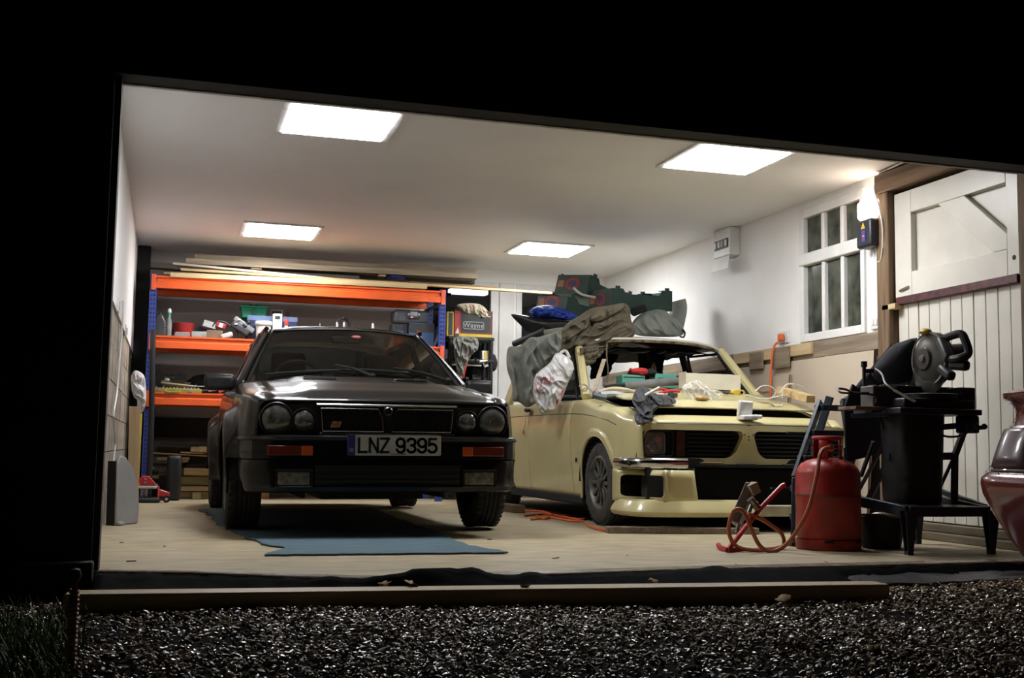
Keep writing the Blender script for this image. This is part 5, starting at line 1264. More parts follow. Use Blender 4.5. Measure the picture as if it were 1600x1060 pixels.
jb = obj('body', puff([(874, 548), (873, 524), (884, 508), (905, 494), (925, 482), (950, 478), (974, 474), (984, 482), (986, 500), (993, 520), (980, 533), (955, 545), (930, 556), (908, 562), (897, 556), (885, 552)], 8.20, .15, .12, 41, .10, 9.5, -.95, 56, 12), olivec, parent=t, world=True, smooth=60)
JB = bvh_of(jb); seam = mat('dark_olive_seam', (.04, .034, .022), .9)
for ln in ([(896, 551), (897, 536), (905, 521), (926, 507)], [(905, 557), (935, 549), (965, 538), (989, 523)], [(930, 506), (946, 497), (963, 491), (977, 480)], [(906, 551), (935, 543), (962, 532), (985, 519)]):
    obj('seam', MB().tube(stick_on(JB, dense(ln, 8), .001), .004, 5), seam, parent=t, world=True)
obj('collar', puff([(922, 500), (935, 484), (958, 480), (976, 474), (972, 484), (955, 494), (938, 502)], 8.08, .05, .06, 44, .05, 14, -.5, 26, 8), olivec, parent=t, world=True, smooth=60)
for px, py in ((938, 549), (968, 537)):
    q = stick_on(JB, [(px, py)], .004)
    if q: obj('button', MB().ball(q[0], .008, 8, 6), pine2, parent=t, world=True)
obj('sleeve', sheet(at(905, 545, 7.98), at(950, 540, 7.98), at(912, 574, 7.96), at(930, 566, 7.96), 20, 20, .03, 4, 45, 1.5, .02), olivec, parent=t, world=True, solid=.012)
obj('drawstring', MB().tube(spline([at(948, 536, 7.94), at(948, 560, 7.92), at(950, 580, 7.92), at(949, 598, 7.92)]), .006, 6), olivec, parent=t, world=True)
greyg = mat('grey_green_canvas', (.22, .23, .20), .85, var=.1, bump=.25)
t = thing('dust_sheet', 'grey green canvas sheet hanging down the left side of the cream car', 'sheet', at(830, 600, 8.4))
obj('drape', puff([(794, 544), (812, 541), (828, 528), (842, 527), (861, 521), (876, 517), (876, 546), (867, 556), (858, 570), (840, 590), (836, 612), (838, 627), (825, 637), (811, 629), (801, 625), (800, 602), (792, 575)], 8.32, .13, .10, 51, .13, 8.0, .22, 56, 11, tx=-.006), greyg, parent=t, world=True, smooth=60)
bag = one('carrier_bag', 'bulging white carrier bag with red scribble hanging on the cream car', 'bag', puff([(869, 552), (884, 556), (895, 567), (895, 581), (888, 598), (878, 623), (867, 641), (849, 648), (842, 641), (834, 620), (833, 604), (838, 585), (859, 567)], 7.86, .10, .08, 61, .05, 15, .5, 46, 10), mat('thin_white_plastic', (.66, .65, .65), .3, var=.06, trans=.1), smooth=60)
bv = BVHTree.FromPolygons([v.co for v in bag.data.vertices], [tuple(p.vertices) for p in bag.data.polygons])
for ln in ([(843, 590), (846, 597), (850, 588)], [(846, 597), (845, 606)], [(851, 601), (852, 589), (858, 602), (861, 590)], [(836, 598), (840, 612), (846, 616)], [(874, 618), (880, 609), (877, 622)], [(868, 630), (873, 624), (870, 634)], [(847, 613), (852, 616)]):
    q = stick_on(bv, dense(ln))
    if len(q) > 1: obj('red_scribble', MB().tube(q, .0035, 5), mat('red_print', (.55, .06, .07), .5), parent=bag)
obj('handle', MB().tube(spline([at(872, 565, 7.86), at(876, 552, 7.9), at(884, 549, 7.95), at(890, 560, 7.9)]), .012, 6), MATS['thin_white_plastic'], parent=bag, world=False)
one('blue_tarpaulin', 'folded bright blue tarpaulin on the roof load', 'tarpaulin', puff([(827, 488), (836, 480), (858, 477), (880, 483), (902, 494), (890, 501), (860, 499), (838, 497)], 8.80, .13, .10, 71, .07, 18, 1.2, 36, 10), mat('blue_tarp', (.02, .06, .42), .6, var=.2), smooth=60)
one('boot_tray', 'black plastic tray with a pointed corner under the blue tarpaulin', 'tray', puff([(799, 491), (830, 495), (865, 500), (893, 504), (890, 521), (850, 519), (826, 520), (812, 507)], 8.75, .06, .20, 72, .02, 4, 1.4, 20, 6), mat('gloss_black_plastic', (.014, .014, .015), .4))
one('drain_pipe', 'grey black plastic pipe below the pointed black tray', 'pipe', MB().tube([at(803, 538, 8.8), at(850, 517, 8.55)], .026, 12), dkgrey)
one('rolled_mat', 'small beige rolled mat beside the olive jacket', 'roll', MB().tube([at(852, 521, 8.45), at(880, 517, 8.35)], .028, 14), mat('beige_mat', (.25, .23, .18), .8))
one('white_pipe', 'thin bent white pipe lying across the upper crate', 'pipe', MB().tube(spline([at(896, 450, 9.0), at(908, 460, 8.98), at(924, 464, 8.98), at(942, 467, 8.98)]), .011, 8), whiteplastic)
sheet_m = mat('sage_cloth', (.30, .33, .29), .85, var=.08, bump=.2)
t = thing('folded_cover', 'sage green folded cover under the lower crate at the right of the roof', 'cover', at(1020, 525, 8.8))
obj('folds', puff([(986, 508), (998, 493), (1020, 484), (1038, 485), (1048, 493), (1063, 505), (1069, 519), (1060, 526), (1030, 527), (1000, 525), (988, 519)], 8.80, .15, .16, 81, .11, 6.5, .7, 44, 9), sheet_m, parent=t, world=True, smooth=60)
obj('stand_up_fold', MB().tube(spline([at(1050, 510, 9.1), at(1058, 495, 9.1), at(1060, 480, 9.1), at(1058, 470, 9.1)]), [.09, .10, .095, .09, .085, .08]+[.075]*13, 16), sheet_m, parent=t, world=True)
obj('tie_cord', MB().tube(spline([at(1066, 515, 8.75), at(1070, 520, 8.75), at(1068, 527, 8.75), at(1062, 526, 8.75)]), .008, 6), blackplastic, parent=t, world=True)
one('dark_roll', 'dark rolled cloth above the sage cover', 'roll', MB().tube([at(990, 488, 8.62), at(1005, 482, 8.68)], .035, 12), blackcloth)
one('card_scrap', 'small brown cardboard scrap behind the lower crate', 'card', MB().box((0, 0, 0), (.06, .02, .03), (0, .1, 0)), brown, loc=at(995, 466, 9.12))
# ======================= things on the bonnet and in the screen opening of the cream car
teal = mat('teal_card', (.09, .36, .27), .6, var=.05)
def wbox(name, label, cat, x0, x1, y0, y1, Y, d, m, rot=(0, 0, 0), bevel=.004, **k):
    a, b = at(x0, y1, Y), at(x1, y0, Y); o = one(name, label, cat, MB().box((0, 0, 0), (b.x-a.x, d, b.z-a.z)), m, bevel=bevel, **k); o.location = (a+b)/2+V((0, d/2, 0)); o.rotation_euler = rot; return o
o = wbox('teal_carton', 'teal carton on the dashboard behind the grey foam pipe, left', 'box', 972, 1008, 587, 601, 7.82, .12, teal)
obj('lid_edge', MB().box((0, -.062, .02), (.16, .004, .004)), dkgrey, parent=o)
o = wbox('teal_carton', 'wider teal carton on the dashboard next to the white box', 'box', 1024, 1057, 585, 606, 7.80, .12, teal); obj('lid_edge', MB().box((0, -.062, .02), (.13, .004, .004)), dkgrey, parent=o)
t = thing('work_glove', 'red and black work gloves lying on the teal cartons', 'gloves', at(1004, 588, 7.85))
redg = mat('red_glove_cloth', (.50, .03, .03), .8, var=.15)
obj('palm', heap(at(1000, 581, 7.85), (.075, .06, .03), 91, .2, 1.6, 30, 18), redg, parent=t, world=True)
for k in range(4): obj('finger', MB().tube([at(990, 580+k, 7.84+.02*k), at(984-k, 577+2*k, 7.84+.02*k)], [.013, .010], 8), redg, parent=t, world=True)
obj('cuff', heap(at(1016, 583, 7.84), (.06, .05, .03), 92, .2, 1.6, 26, 16), blackcloth, parent=t, world=True)
one('foam_pipe', 'long grey foam pipe lying across the scuttle', 'pipe', MB().tube(spline([at(975, 604, 7.60), at(1010, 600, 7.62), at(1045, 597, 7.66), at(1074, 596, 7.70)]), .030, 16), mat('grey_foam', (.17, .17, .17), .9)); 
o_ = bpy.data.objects['foam_pipe']; A = at(974.5, 604, 7.595); obj('bore', MB().cyl(A+V((-.004, -.003, 0)), A+V((.004, .003, 0)), .014, n=12), blackmatt, parent=o_)
t = thing('open_box', 'long open white cardboard box on the bonnet by the windscreen pillar', 'box', at(1115, 609, 7.45))
a, b = at(1072, 609, 7.45), at(1157, 588, 7.45); w_ = b.x-a.x; h_ = b.z-a.z
wcard = mat('white_card', (.62, .58, .47), .75, var=.05)
for nm, p0_, p1_ in (('front_side', (-w_/2, 0, 0), (w_/2, .004, h_)), ('back_side', (-w_/2, .12, 0), (w_/2, .124, h_+.012)), ('end', (-w_/2, .004, 0), (-w_/2+.004, .12, h_+.012)), ('end', (w_/2-.004, .004, 0), (w_/2, .12, h_)), ('bottom', (-w_/2, .004, 0), (w_/2, .12, .004))): obj(nm, MB().bb(p0_, p1_), wcard, parent=t, smooth=0)
wrapm = mat('bubble_wrap', (.80, .78, .72), .15, var=.05, spec=.7, alpha=.42)
t = thing('bubble_wrap', 'crumpled clear bubble wrap with brown tape in the middle of the bonnet', 'wrapping', at(1100, 625, 7.2))
obj('film', puff([(1065, 606), (1077, 597), (1091, 595), (1106, 604), (1112, 613), (1104, 625), (1085, 628), (1070, 622)], 7.1, .05, .08, 101, .05, 26, .5, 36, 9), wrapm, parent=t, world=True, smooth=40)
obj('film_tail', puff([(1100, 612), (1120, 610), (1131, 617), (1122, 626), (1104, 630)], 7.05, .035, .06, 102, .04, 26, .9, 28, 9), wrapm, parent=t, world=True, smooth=40)
obj('tape', heap(at(1096, 623, 6.99), (.05, .03, .018), 103, .3, 2, 30, 18), mat('brown_tape', (.45, .27, .09), .35), parent=t, world=True)
rag = mat('charcoal_cloth', (.045, .045, .05), .9, var=.2, bump=.3)
t = thing('work_trousers', 'charcoal cloth draped over the bonnet edge of the cream car', 'cloth', at(1010, 640, 7.0))
obj('bundle', puff([(1000, 604), (1013, 607), (1021, 616), (1034, 615), (1055, 625), (1053, 632), (1038, 631), (1028, 638), (1020, 647), (1020, 658), (1006, 661), (996, 664), (991, 651), (994, 640), (988, 628), (991, 614)], 6.74, .05, .10, 111, .07, 20, .4, 44, 9, ty=-.006), rag, parent=t, world=True, smooth=60)
for i, (l, r, lb) in enumerate((((1008, 618), (1030, 606), 'white plastic tube lying on the charcoal cloth, rear'), ((1016, 616), (1036, 617), 'short white plastic tube lying on the charcoal cloth, front'))):
    one('white_tube', lb, 'tube', MB().tube([at(l[0], l[1], 6.70), at(r[0], r[1], 6.70+.04*i)], .009, 10), whiteplastic, group='white tubes on the cloth')
t = thing('pliers', 'red handled pliers on the bonnet behind the bubble wrap', 'hand tool', at(1040, 613, 7.3))
obj('handle', MB().tube(spline([at(1020, 611, 7.35), at(1032, 608, 7.35), at(1045, 611, 7.34)]), .010, 8), redg, parent=t, world=True); obj('handle', MB().tube(spline([at(1030, 615, 7.3), at(1048, 611, 7.3), at(1062, 612, 7.3)]), .010, 8), redg, parent=t, world=True); obj('jaw', MB().tube([at(1045, 612, 7.32), at(1052, 614, 7.32)], .012, 8), dark_metal, parent=t, world=True)
one('black_puck', 'small flat black tin beside the pliers', 'tin', MB().lathe([(.032, 0), (.035, .004), (.035, .026), (.03, .03)], 24), dkgrey, loc=at(1051, 621, 7.22))
t = thing('tape_dispenser', 'yellow tape dispenser near the back corner of the bonnet', 'tape', at(1152, 617, 7.05))
obj('body', MB().prism([(-.05, 0), (.03, 0), (.045, .02), (.0, .035), (-.04, .03)], .04, Matrix.Translation((0, .02, 0)) @ FRONT), yel, parent=t, bevel=.005); obj('reel', MB().cyl((.03, -.02, .016), (.03, .03, .016), .018, n=16), pine2, parent=t); obj('blade', MB().box((-.055, 0, .006), (.03, .04, .004)), dark_metal, parent=t)
wh = mat('white_wire_plastic', (.70, .66, .58), .4)
for i, pts in enumerate(([(1180, 612), (1190, 604), (1203, 604), (1212, 612), (1205, 622), (1192, 620), (1183, 614)], [(1222, 622), (1224, 608), (1231, 601), (1243, 603), (1250, 612)], [(1218, 615), (1228, 602), (1240, 600), (1255, 606), (1262, 614)], [(1196, 622), (1210, 628), (1222, 631), (1213, 636), (1203, 631)], [(1165, 618), (1178, 622), (1195, 624), (1215, 620), (1230, 618)])):
    one('wire_loop', ['white wire ring lying on the right of the bonnet', 'white wire arching over the wooden block, front strand', 'white wire arching over the wooden block, rear strand', 'small silvery wire tangle at the right bonnet edge', 'thin white wire trailing across the bonnet from the tape'][i], 'wire', MB().tube(spline([at(x, y, 6.95-.03*i) for x, y in pts], 7), .0045, 6), wh if i != 3 else steelcap, group='wires on the bonnet')
one('rear_lamp_bits', 'brown and white lamp fitting lying inside the wire ring', 'lamp part', heap(at(1194, 613, 6.95), (.04, .035, .014), 121, .3, 2, 26, 16), mat('brown_bits', (.16, .08, .05), .5))
a, b = at(1219, 610, 7.12), at(1267, 624, 6.72)
one('wood_block', 'square pine block lying at the right edge of the bonnet', 'wood block', MB().beam(a, b, .065, .05), pine2, bevel=.003, smooth=0)
foam = mat('white_polystyrene', (.74, .73, .70), .85, var=.03, bump=.2, bscale=120)
t = thing('polystyrene_block', 'white polystyrene packing piece standing on the front bonnet edge', 'packing', at(1165, 656, 6.66))
obj('upright', MB().box((-.005, .0, .07), (.10, .035, .10), (.12, .05, .1)), foam, parent=t, bevel=.008); obj('foot', MB().box((.005, -.01, .012), (.11, .09, .03), (0, 0, .1)), foam, parent=t, bevel=.008)
one('polystyrene_scrap', 'small white polystyrene scrap right of the packing piece', 'packing', MB().box((0, 0, .01), (.08, .04, .025), (0, 0, -.1)), foam, bevel=.008, loc=at(1181, 654, 6.62))
one('paint_stick', 'pale wooden stick leaning in the screen opening', 'stick', MB().beam(at(944, 562, 7.9), at(928, 612, 7.62), .03, .012), wood('pinkish_stick', (.48, .38, .28), (.38, .29, .2)), bevel=.002)
for i, pts in enumerate(([(905, 604), (912, 601), (918, 605), (915, 611), (907, 609)], [(908, 610), (916, 606), (922, 608), (926, 614)])):
    one('wire_loop', ['pinkish coiled wire hanging at the left screen pillar, upper', 'grey coiled wire at the left screen pillar, lower'][i], 'wire', MB().tube(spline([at(x, y, 7.58) for x, y in pts], 6), .006, 6), [mat('pink_wire', (.42, .28, .24), .5), paleg][i], group='wires at the screen pillar')
for i, (pts, m_, r_, lb) in enumerate((([(935, 613), (955, 608), (975, 609), (992, 613)], MATS['cream_rim'], .014, 'cream rubber strip lying along the scuttle'), ([(938, 617), (960, 616), (985, 622)], paleg, .022, 'grey trim strip lying in front of the cream strip'), ([(926, 617), (936, 620), (946, 622)], mat('slate_blue', (.10, .12, .15), .5), .022, 'slate blue offcut at the base of the screen pillar'))):
    one('trim_strip', lb, 'strip', MB().tube(spline([at(x, y, 7.42-.08*i) for x, y in pts], 6), r_, 8), m_, group='strips on the scuttle')
t = thing('hanging_key', 'dark door handle with a dangling key tag on the cream car door', 'key', atx(824, 640, 2.745))
obj('knob', MB().ball(atx(824, 641, 2.745), (.025, .05, .02), 14, 8), dark_metal, parent=t, world=True); obj('chain', MB().tube(spline([atx(823, 643, 2.738), atx(821, 658, 2.738), atx(819, 672, 2.738)]), .002, 5), steelcap, parent=t, world=True); obj('tag', MB().box(atx(818, 676, 2.738), (.008, .02, .035)), orange, parent=t, world=True)
# ======================= right wall fittings
t = thing('consumer_unit', 'white electrical consumer unit with open flap high on the right wall', 'fuse box', (XR-.05, 8.59, 2.24))
obj('case', MB().bb((4.365, 8.44, 2.12), (XR-.001, 8.74, 2.355)), whiteplastic, parent=t, world=True, bevel=.008)
obj('breaker_window', MB().bb((4.360, 8.47, 2.185), (4.366, 8.71, 2.265)), dkgrey, parent=t, world=True)
for k in range(7): obj('breaker', MB().bb((4.350, 8.485+.031*k, 2.20), (4.362, 8.51+.031*k, 2.25)), [whiteplastic, dkgrey, paleg, redp, whiteplastic, dkgrey, whiteplastic][k], parent=t, world=True)
obj('flap', MB().beam((4.345, 8.59, 2.005), (4.362, 8.59, 2.115), .30, .004, up=(1, 0, 0)), whiteplastic, parent=t, world=True)
t = thing('bulkhead_lamp', 'lit white bulkhead lamp with black control box on the right wall', 'lamp', (XR-.04, 6.53, 1.95))
obj('glass', MB().bb((4.355, 6.435, 2.05), (XR-.004, 6.625, 2.185)), emitmat('lamp_glow', (1, .80, .62), LAMP_LIGHT), parent=t, world=True, bevel=.035, seg=4)
cbx = obj('control_box', MB().bb((4.35, 6.44, 1.86), (XR-.004, 6.615, 2.05)), mat('dark_control_box', (.02, .02, .028), .4), parent=t, world=True, bevel=.02, seg=3)
obj('warning_triangle', MB().prism([(6.55, 1.985), (6.502, 1.985), (6.526, 2.028)], .002, Matrix(((0, 0, -1, 4.3495), (1, 0, 0, 0), (0, 1, 0, 0), (0, 0, 0, 1)))), yel, parent=t, world=True)
bl = obj('blue_label', MB().bb((4.3475, 6.50, 1.90), (4.35, 6.545, 1.975)), mat('label_blue', (.03, .06, .40), .5), parent=t, world=True)
for k in range(3): obj('label_mark', MB().bb((4.3465, 6.512, 1.908+.022*k), (4.3476, 6.533, 1.92+.022*k)), redp if k != 1 else yel, parent=t, world=True)
obj('lamp_cable', MB().tube(spline([(4.43, 6.50, 1.86), (4.43, 6.49, 1.80), (4.43, 6.44, 1.79), (4.41, 6.40, 1.86), (4.40, 6.385, 1.98), (4.40, 6.42, 2.12), (4.40, 6.47, 2.25), (4.42, 6.44, 2.34)], 6), .006, 6), whiteplastic, parent=t, world=True)
obj('lamp_cable', MB().tube(spline([(4.43, 6.53, 1.86), (4.42, 6.51, 1.78), (4.41, 6.43, 1.76), (4.40, 6.39, 1.84)], 6), .005, 6), whiteplastic, parent=t, world=True)
one('beam_cable', 'white cable clipped along the brown beam over the side door', 'cable', MB().tube(spline([(4.42, 6.44, 2.345), (4.39, 6.1, 2.345), (4.39, 5.6, 2.348), (4.39, 5.0, 2.345)], 6), .006, 6), whiteplastic)
o = one('light_switch', 'white double switch beside the side door post', 'switch', MB().bb((4.445, 6.51, 1.325), (XR-.001, 6.60, 1.415)), whiteplastic, bevel=.004)
for y in (6.535, 6.575): obj('rocker', MB().bb((4.440, y-.012, 1.35), (4.446, y+.012, 1.39)), whiteplastic, parent=o, bevel=.002)
o = one('wall_socket', 'white wall socket carrying the orange plug', 'socket', MB().bb((4.445, 7.665, 1.33), (XR-.001, 7.82, 1.42)), whiteplastic, bevel=.004); obj('switch_rocker', MB().bb((4.440, 7.79, 1.37), (4.446, 7.805, 1.40)), paleg, parent=o)
orng = mat('orange_cable', (.72, .13, .03), .5, var=.05)
t = thing('extension_plug', 'orange plug with orange lead hanging from the wall socket', 'plug', (4.42, 7.735, 1.37))
obj('plug', MB().bb((4.405, 7.70, 1.345), (4.439, 7.755, 1.40)), orng, parent=t, world=True, bevel=.008); obj('lead', MB().tube(spline([(4.415, 7.735, 1.345), (4.37, 7.75, 1.29), (4.35, 7.755, 1.1), (4.335, 7.74, .80), (4.33, 7.72, .45)], 6), .009, 8), orng, parent=t, world=True)
# battens and blocks on the wall rail
one('pine_batten', 'pine batten fixed on the brown wall rail', 'timber', MB().bb((XR-.055, 7.28, 1.215), (XR-.031, 8.46, 1.30)), pine_y, bevel=.003, smooth=0)
one('wood_plate', 'short grey board hanging on the wall rail left of the orange lead', 'board', MB().bb((XR-.075, 7.96, 1.15), (XR-.056, 8.16, 1.285)), greywood, bevel=.003, smooth=0)
one('wood_plate', 'short grey board hanging on the wall rail behind the orange lead', 'board', MB().bb((XR-.075, 7.56, 1.135), (XR-.056, 7.80, 1.29)), greywood, bevel=.003, smooth=0)
pbm = mat('plasterboard', (.50, .42, .33), .9, var=.05, scale=3)
for i, (y0, y1, zt, x0, lb) in enumerate(((6.50, 7.10, 1.182, 4.36, 'plasterboard sheet leaning by the door post'), (7.11, 8.50, 1.182, 4.375, 'long plasterboard sheet leaning under the wall rail'), (7.55, 8.75, 1.08, 4.345, 'lower plasterboard sheet leaning behind the cream car'))):
    o = one('plasterboard_sheet', lb, 'board', MB().beam((x0-.025, (y0+y1)/2, .0), (x0+.055, (y0+y1)/2, zt), y1-y0, .012, up=(1, 0, 0)), pbm, group='leaning plasterboard sheets', smooth=0)
    obj('paper_edge', MB().beam((x0-.0325, y0, .0), (x0+.0475, y0, zt), .004, .012, up=(1, 0, 0)), brown, parent=o)
# ======================= gas bottle
gasr = mat('gas_bottle_red', (.40, .028, .02), .42, var=.25, scale=10, bump=.05)
t = thing('gas_bottle', 'red gas bottle with carrying collar standing beside the workbench', 'gas bottle', (3.375, 5.42, 0))
k = .168
obj('body', MB().lathe([(k-.01, .055), (k, .07), (k, .275), (k+.002, .279), (k+.002, .285), (k, .289), (k, .395), (k-.008, .42), (k-.03, .447), (k-.065, .466), (.05, .478), (.04, .48)], 48), gasr, parent=t)
obj('seam', MB().lathe([(k+.003, .278), (k+.0035, .282), (k+.003, .286)], 48, cap=False), mat('grey_seam', (.12, .05, .045), .6), parent=t)
obj('foot_ring', MB().lathe([(k-.004, .0), (k-.002, .01), (k-.002, .05), (k-.016, .058)], 48, cap=False), gasr, parent=t, solid=.006)
for a in (-2.1, -1.0): obj('vent_slot', MB().box(((k-.001)*cos(a), (k-.001)*sin(a), .047), (.05, .012, .012), (0, 0, a+pi/2)), blackmatt, parent=t)
for a0, a1 in ((-2.75, -2.05), (-1.15, -.45), (.6, 2.6)):
    cl = MB(); cl.grid(lambda u, v: (.072*cos(a0+(a1-a0)*u), .072*sin(a0+(a1-a0)*u), .462+.125*v), 10, 3); obj('collar_post', cl, gasr, parent=t, solid=.006)
obj('collar_rim', MB().tube([(.072*cos(2*pi*q/32), .072*sin(2*pi*q/32), .585) for q in range(32)], .010, 8, closed=True), gasr, parent=t)
obj('valve', MB().lathe([(.022, .478), (.022, .505), (.014, .51), (.014, .545), (.024, .548), (.024, .565)], 16), dark_metal, parent=t)
rg_ = obj('regulator', MB().cyl((.0, -.03, .528), (-.035, -.085, .535), .020, n=14), mat('orange_regulator', (.5, .10, .04), .5), parent=t); obj('union_nut', MB().cyl((.005, -.01, .526), (0, -.03, .528), .016, n=6), chrome, parent=t)
hosem = mat('orange_gas_hose', (.42, .12, .05), .5, var=.12)
def z3(x, y, Y): return at(1120+x/3.785, 600+y/3.785, Y)
hp = [V((3.34, 5.335, .535)), z3(618, 400, 5.24), z3(592, 530, 5.21), z3(548, 720, 5.20), z3(485, 850, 5.22), z3(425, 935, 5.25), z3(360, 985, 5.26), z3(295, 998, 5.25), z3(245, 945, 5.24), z3(200, 850, 5.24), z3(168, 775, 5.25), z3(132, 742, 5.26), z3(95, 762, 5.27), z3(71, 840, 5.28), z3(78, 905, 5.29), z3(115, 960, 5.30), z3(200, 992, 5.28), z3(300, 1000, 5.30), z3(370, 985, 5.38), z3(398, 950, 5.44), z3(385, 890, 5.46), z3(335, 848, 5.46), z3(260, 800, 5.45), z3(180, 770, 5.44)]
hp = [V((p.x, p.y, max(p.z, .012))) for p in hp]
one('gas_hose', 'orange rubber gas hose looping from the gas bottle to the red heater stand', 'hose', MB().tube(spline(hp, 6), .0105, 8), hosem)
# red gas heater on a stand
t = thing('gas_heater', 'radiant gas heater head on a red tubular stand on the floor', 'heater', atz(1150, 858))
redt = mat('red_tube_paint', (.45, .02, .025), .35, var=.1)
f0 = atz(1137, 860, .012)
obj('stand_tube', MB().tube([f0, z3(260, 735, 5.50), z3(385, 605, 5.52), z3(402, 598, 5.52)], .013, 10), redt, parent=t, world=True)
obj('base_tube', MB().tube([f0, z3(150, 988, 5.36)*1, z3(280, 992, 5.40)], .013, 8), redt, parent=t, world=True)
obj('base_tube', MB().tube([f0, V((f0.x+.02, f0.y+.12, .012)), V((f0.x+.10, f0.y+.30, .012))], .013, 8), redt, parent=t, world=True)
bronze = mat('bronze_housing', (.13, .085, .06), .5, .3, var=.2)
hb = MB().beam(z3(205, 605, 5.55), z3(110, 830, 5.55), .13, .05, up=(1, -.6, .3)); obj('heater_housing', hb, bronze, parent=t, world=True, bevel=.006)
obj('end_cap', MB().beam(z3(200, 590, 5.50), z3(225, 650, 5.50), .06, .05), mat('tan_cap', (.35, .26, .19), .6), parent=t, world=True, bevel=.004)
for (a, b, r_) in (((195, 680), (245, 740), .02), ((215, 690), (190, 760), .012), ((130, 830), (118, 880), .012), ((150, 820), (160, 850), .010)): obj('valve_part', MB().tube([z3(a[0], a[1], 5.47), z3(b[0], b[1], 5.47)], r_, 8), dullmetal, parent=t, world=True)
# ======================= step ladder
nav = mat('navy_steel', (.020, .032, .055), .45, var=.25, scale=14)
t = thing('step_ladder', 'dark blue metal step ladder behind the gas bottle', 'ladder', atz(1240, 852))
def stile(pts, nm='stile'): 
    for a, b in zip(pts, pts[1:]): obj(nm, MB().beam(a, b, .022, .045), nav, parent=t, world=True, bevel=.003)
Lf = [V((at(1239, 850, 5.60).x, 5.60, .012)), at(1241, 748, 5.68), at(1282, 628, 5.86)]
Rf = [V((at(1345, 848, 5.62).x, 5.62, .012)), at(1334, 748, 5.70), at(1316, 625, 5.88)]
stile(Lf); stile(Rf)
stile([at(1297, 620, 5.93), at(1272, 700, 6.02), V((at(1262, 800, 6.12).x, 6.12, .012))], 'rear_stile'); stile([at(1322, 621, 5.93), at(1330, 720, 6.02), V((at(1338, 800, 6.12).x, 6.12, .012))], 'rear_stile')
def onpoly(P, z):
    for a, b in zip(P, P[1:]):
        if a.z <= z <= b.z: return a.lerp(b, (z-a.z)/(b.z-a.z))
    return P[-1]
for py in (635, 676, 717, 763, 806):
    z = at(1255, py, 5.72).z; a, b = onpoly(Lf, z), onpoly(Rf, z); obj('tread', MB().beam(a, b, .085, .032), nav, parent=t, world=True, bevel=.003)
for z in (.30, .62):
    a, b = onpoly(Lf, z), onpoly(Rf, z); obj('cross_strap', MB().beam(a+V((0, .25, .0)), b+V((0, .25, 0)), .02, .012), nav, parent=t, world=True)
for p in (Lf[0], Rf[0]): obj('rubber_foot', MB().box(p+V((0, 0, .0)), (.05, .06, .024)), blackplastic, parent=t, world=True, bevel=.004)
# ======================= folding workbench
ben = mat('workbench_steel', (.016, .022, .034), .45, var=.3, scale=12)
t = thing('workbench', 'dark folding workbench with step frame in front of the white door', 'workbench', (3.9, 5.35, 0))
FL, FR_, BL, BR = V((3.61, 5.06, .215)), V((4.09, 5.06, .215)), V((3.56, 5.66, .27)), V((4.14, 5.74, .27))
obj('front_bar', MB().beam(FL, FR_, .04, .05), ben, parent=t, world=True, bevel=.004)
obj('side_bar', MB().beam(FL, BL, .035, .055), ben, parent=t, world=True, bevel=.004); obj('side_bar', MB().beam(FR_, BR, .035, .055), ben, parent=t, world=True, bevel=.004)
obj('step_plate', MB().bb((3.62, 5.07, .232), (4.15, 5.28, .240)), ben, parent=t, world=True)
def leg(c, s=1):
    mb = MB(); x, y, z = c
    for q in (-1, 1):
        mb.add([(x-.035, y+q*.03, z), (x+.035, y+q*.03, z), (x+.012, y+q*.014, .0), (x-.016, y+q*.014, .0), (x-.035, y+q*.024, z), (x+.035, y+q*.024, z), (x+.012, y+q*.008, 0), (x-.016, y+q*.008, 0)], [(0, 1, 2, 3), (7, 6, 5, 4), (0, 4, 5, 1), (1, 5, 6, 2), (2, 6, 7, 3), (3, 7, 4, 0)])
    mb.bb((x-.018, y-.016, 0), (x+.014, y+.016, .02)); obj('leg', mb, ben, parent=t, world=True)
leg((3.60, 5.04, .22)); leg((4.10, 5.05, .22)); leg((3.575, 5.66, .27)); leg((4.10, 5.66, .27))
# uprights and braces
def bar(nm, pts, w_=.028, h=.03):
    for a, b in zip(pts, pts[1:]): obj(nm, MB().beam(a, b, w_, h), ben, parent=t, world=True, bevel=.003)
bar('upright', [at(1491, 790, 5.30), at(1492, 712, 5.30), at(1513, 655, 5.30)]); bar('upright', [at(1352, 790, 5.62), at(1392, 712, 5.50), at(1390, 650, 5.42)]); bar('brace', [at(1466, 768, 5.36), at(1489, 718, 5.32)], .02, .018)
bar('brace', [at(1340, 770, 5.62), at(1378, 700, 5.5)], .02, .018); bar('brace', [at(1345, 745, 5.60), at(1365, 690, 5.5)], .02, .018)
bar('cross_bar', [at(1388, 714, 5.42), at(1494, 713, 5.31)], .03, .04); bar('side_rail', [at(1464, 766, 5.60), at(1540, 793, 5.10)], .025, .03)
obj('jaw', MB().bb((3.62, 5.12, .715), (4.12, 5.28, .745)), ben, parent=t, world=True, bevel=.004); obj('jaw', MB().bb((3.60, 5.34, .715), (4.14, 5.52, .745)), ben, parent=t, world=True, bevel=.004)
obj('jaw_end', MB().bb((3.44, 5.25, .735), (3.62, 5.42, .752)), wood('worn_jaw_wood', (.32, .24, .15), (.14, .10, .07)), parent=t, world=True, bevel=.003)
obj('blue_plate', MB().beam(at(1330, 650, 5.32), at(1385, 648, 5.22), .05, .022), mat('blue_plate_paint', (.03, .05, .09), .45), parent=t, world=True, bevel=.003)
obj('crank_box', MB().bb((4.04, 5.14, .62), (4.12, 5.24, .715)), ben, parent=t, world=True, bevel=.01)
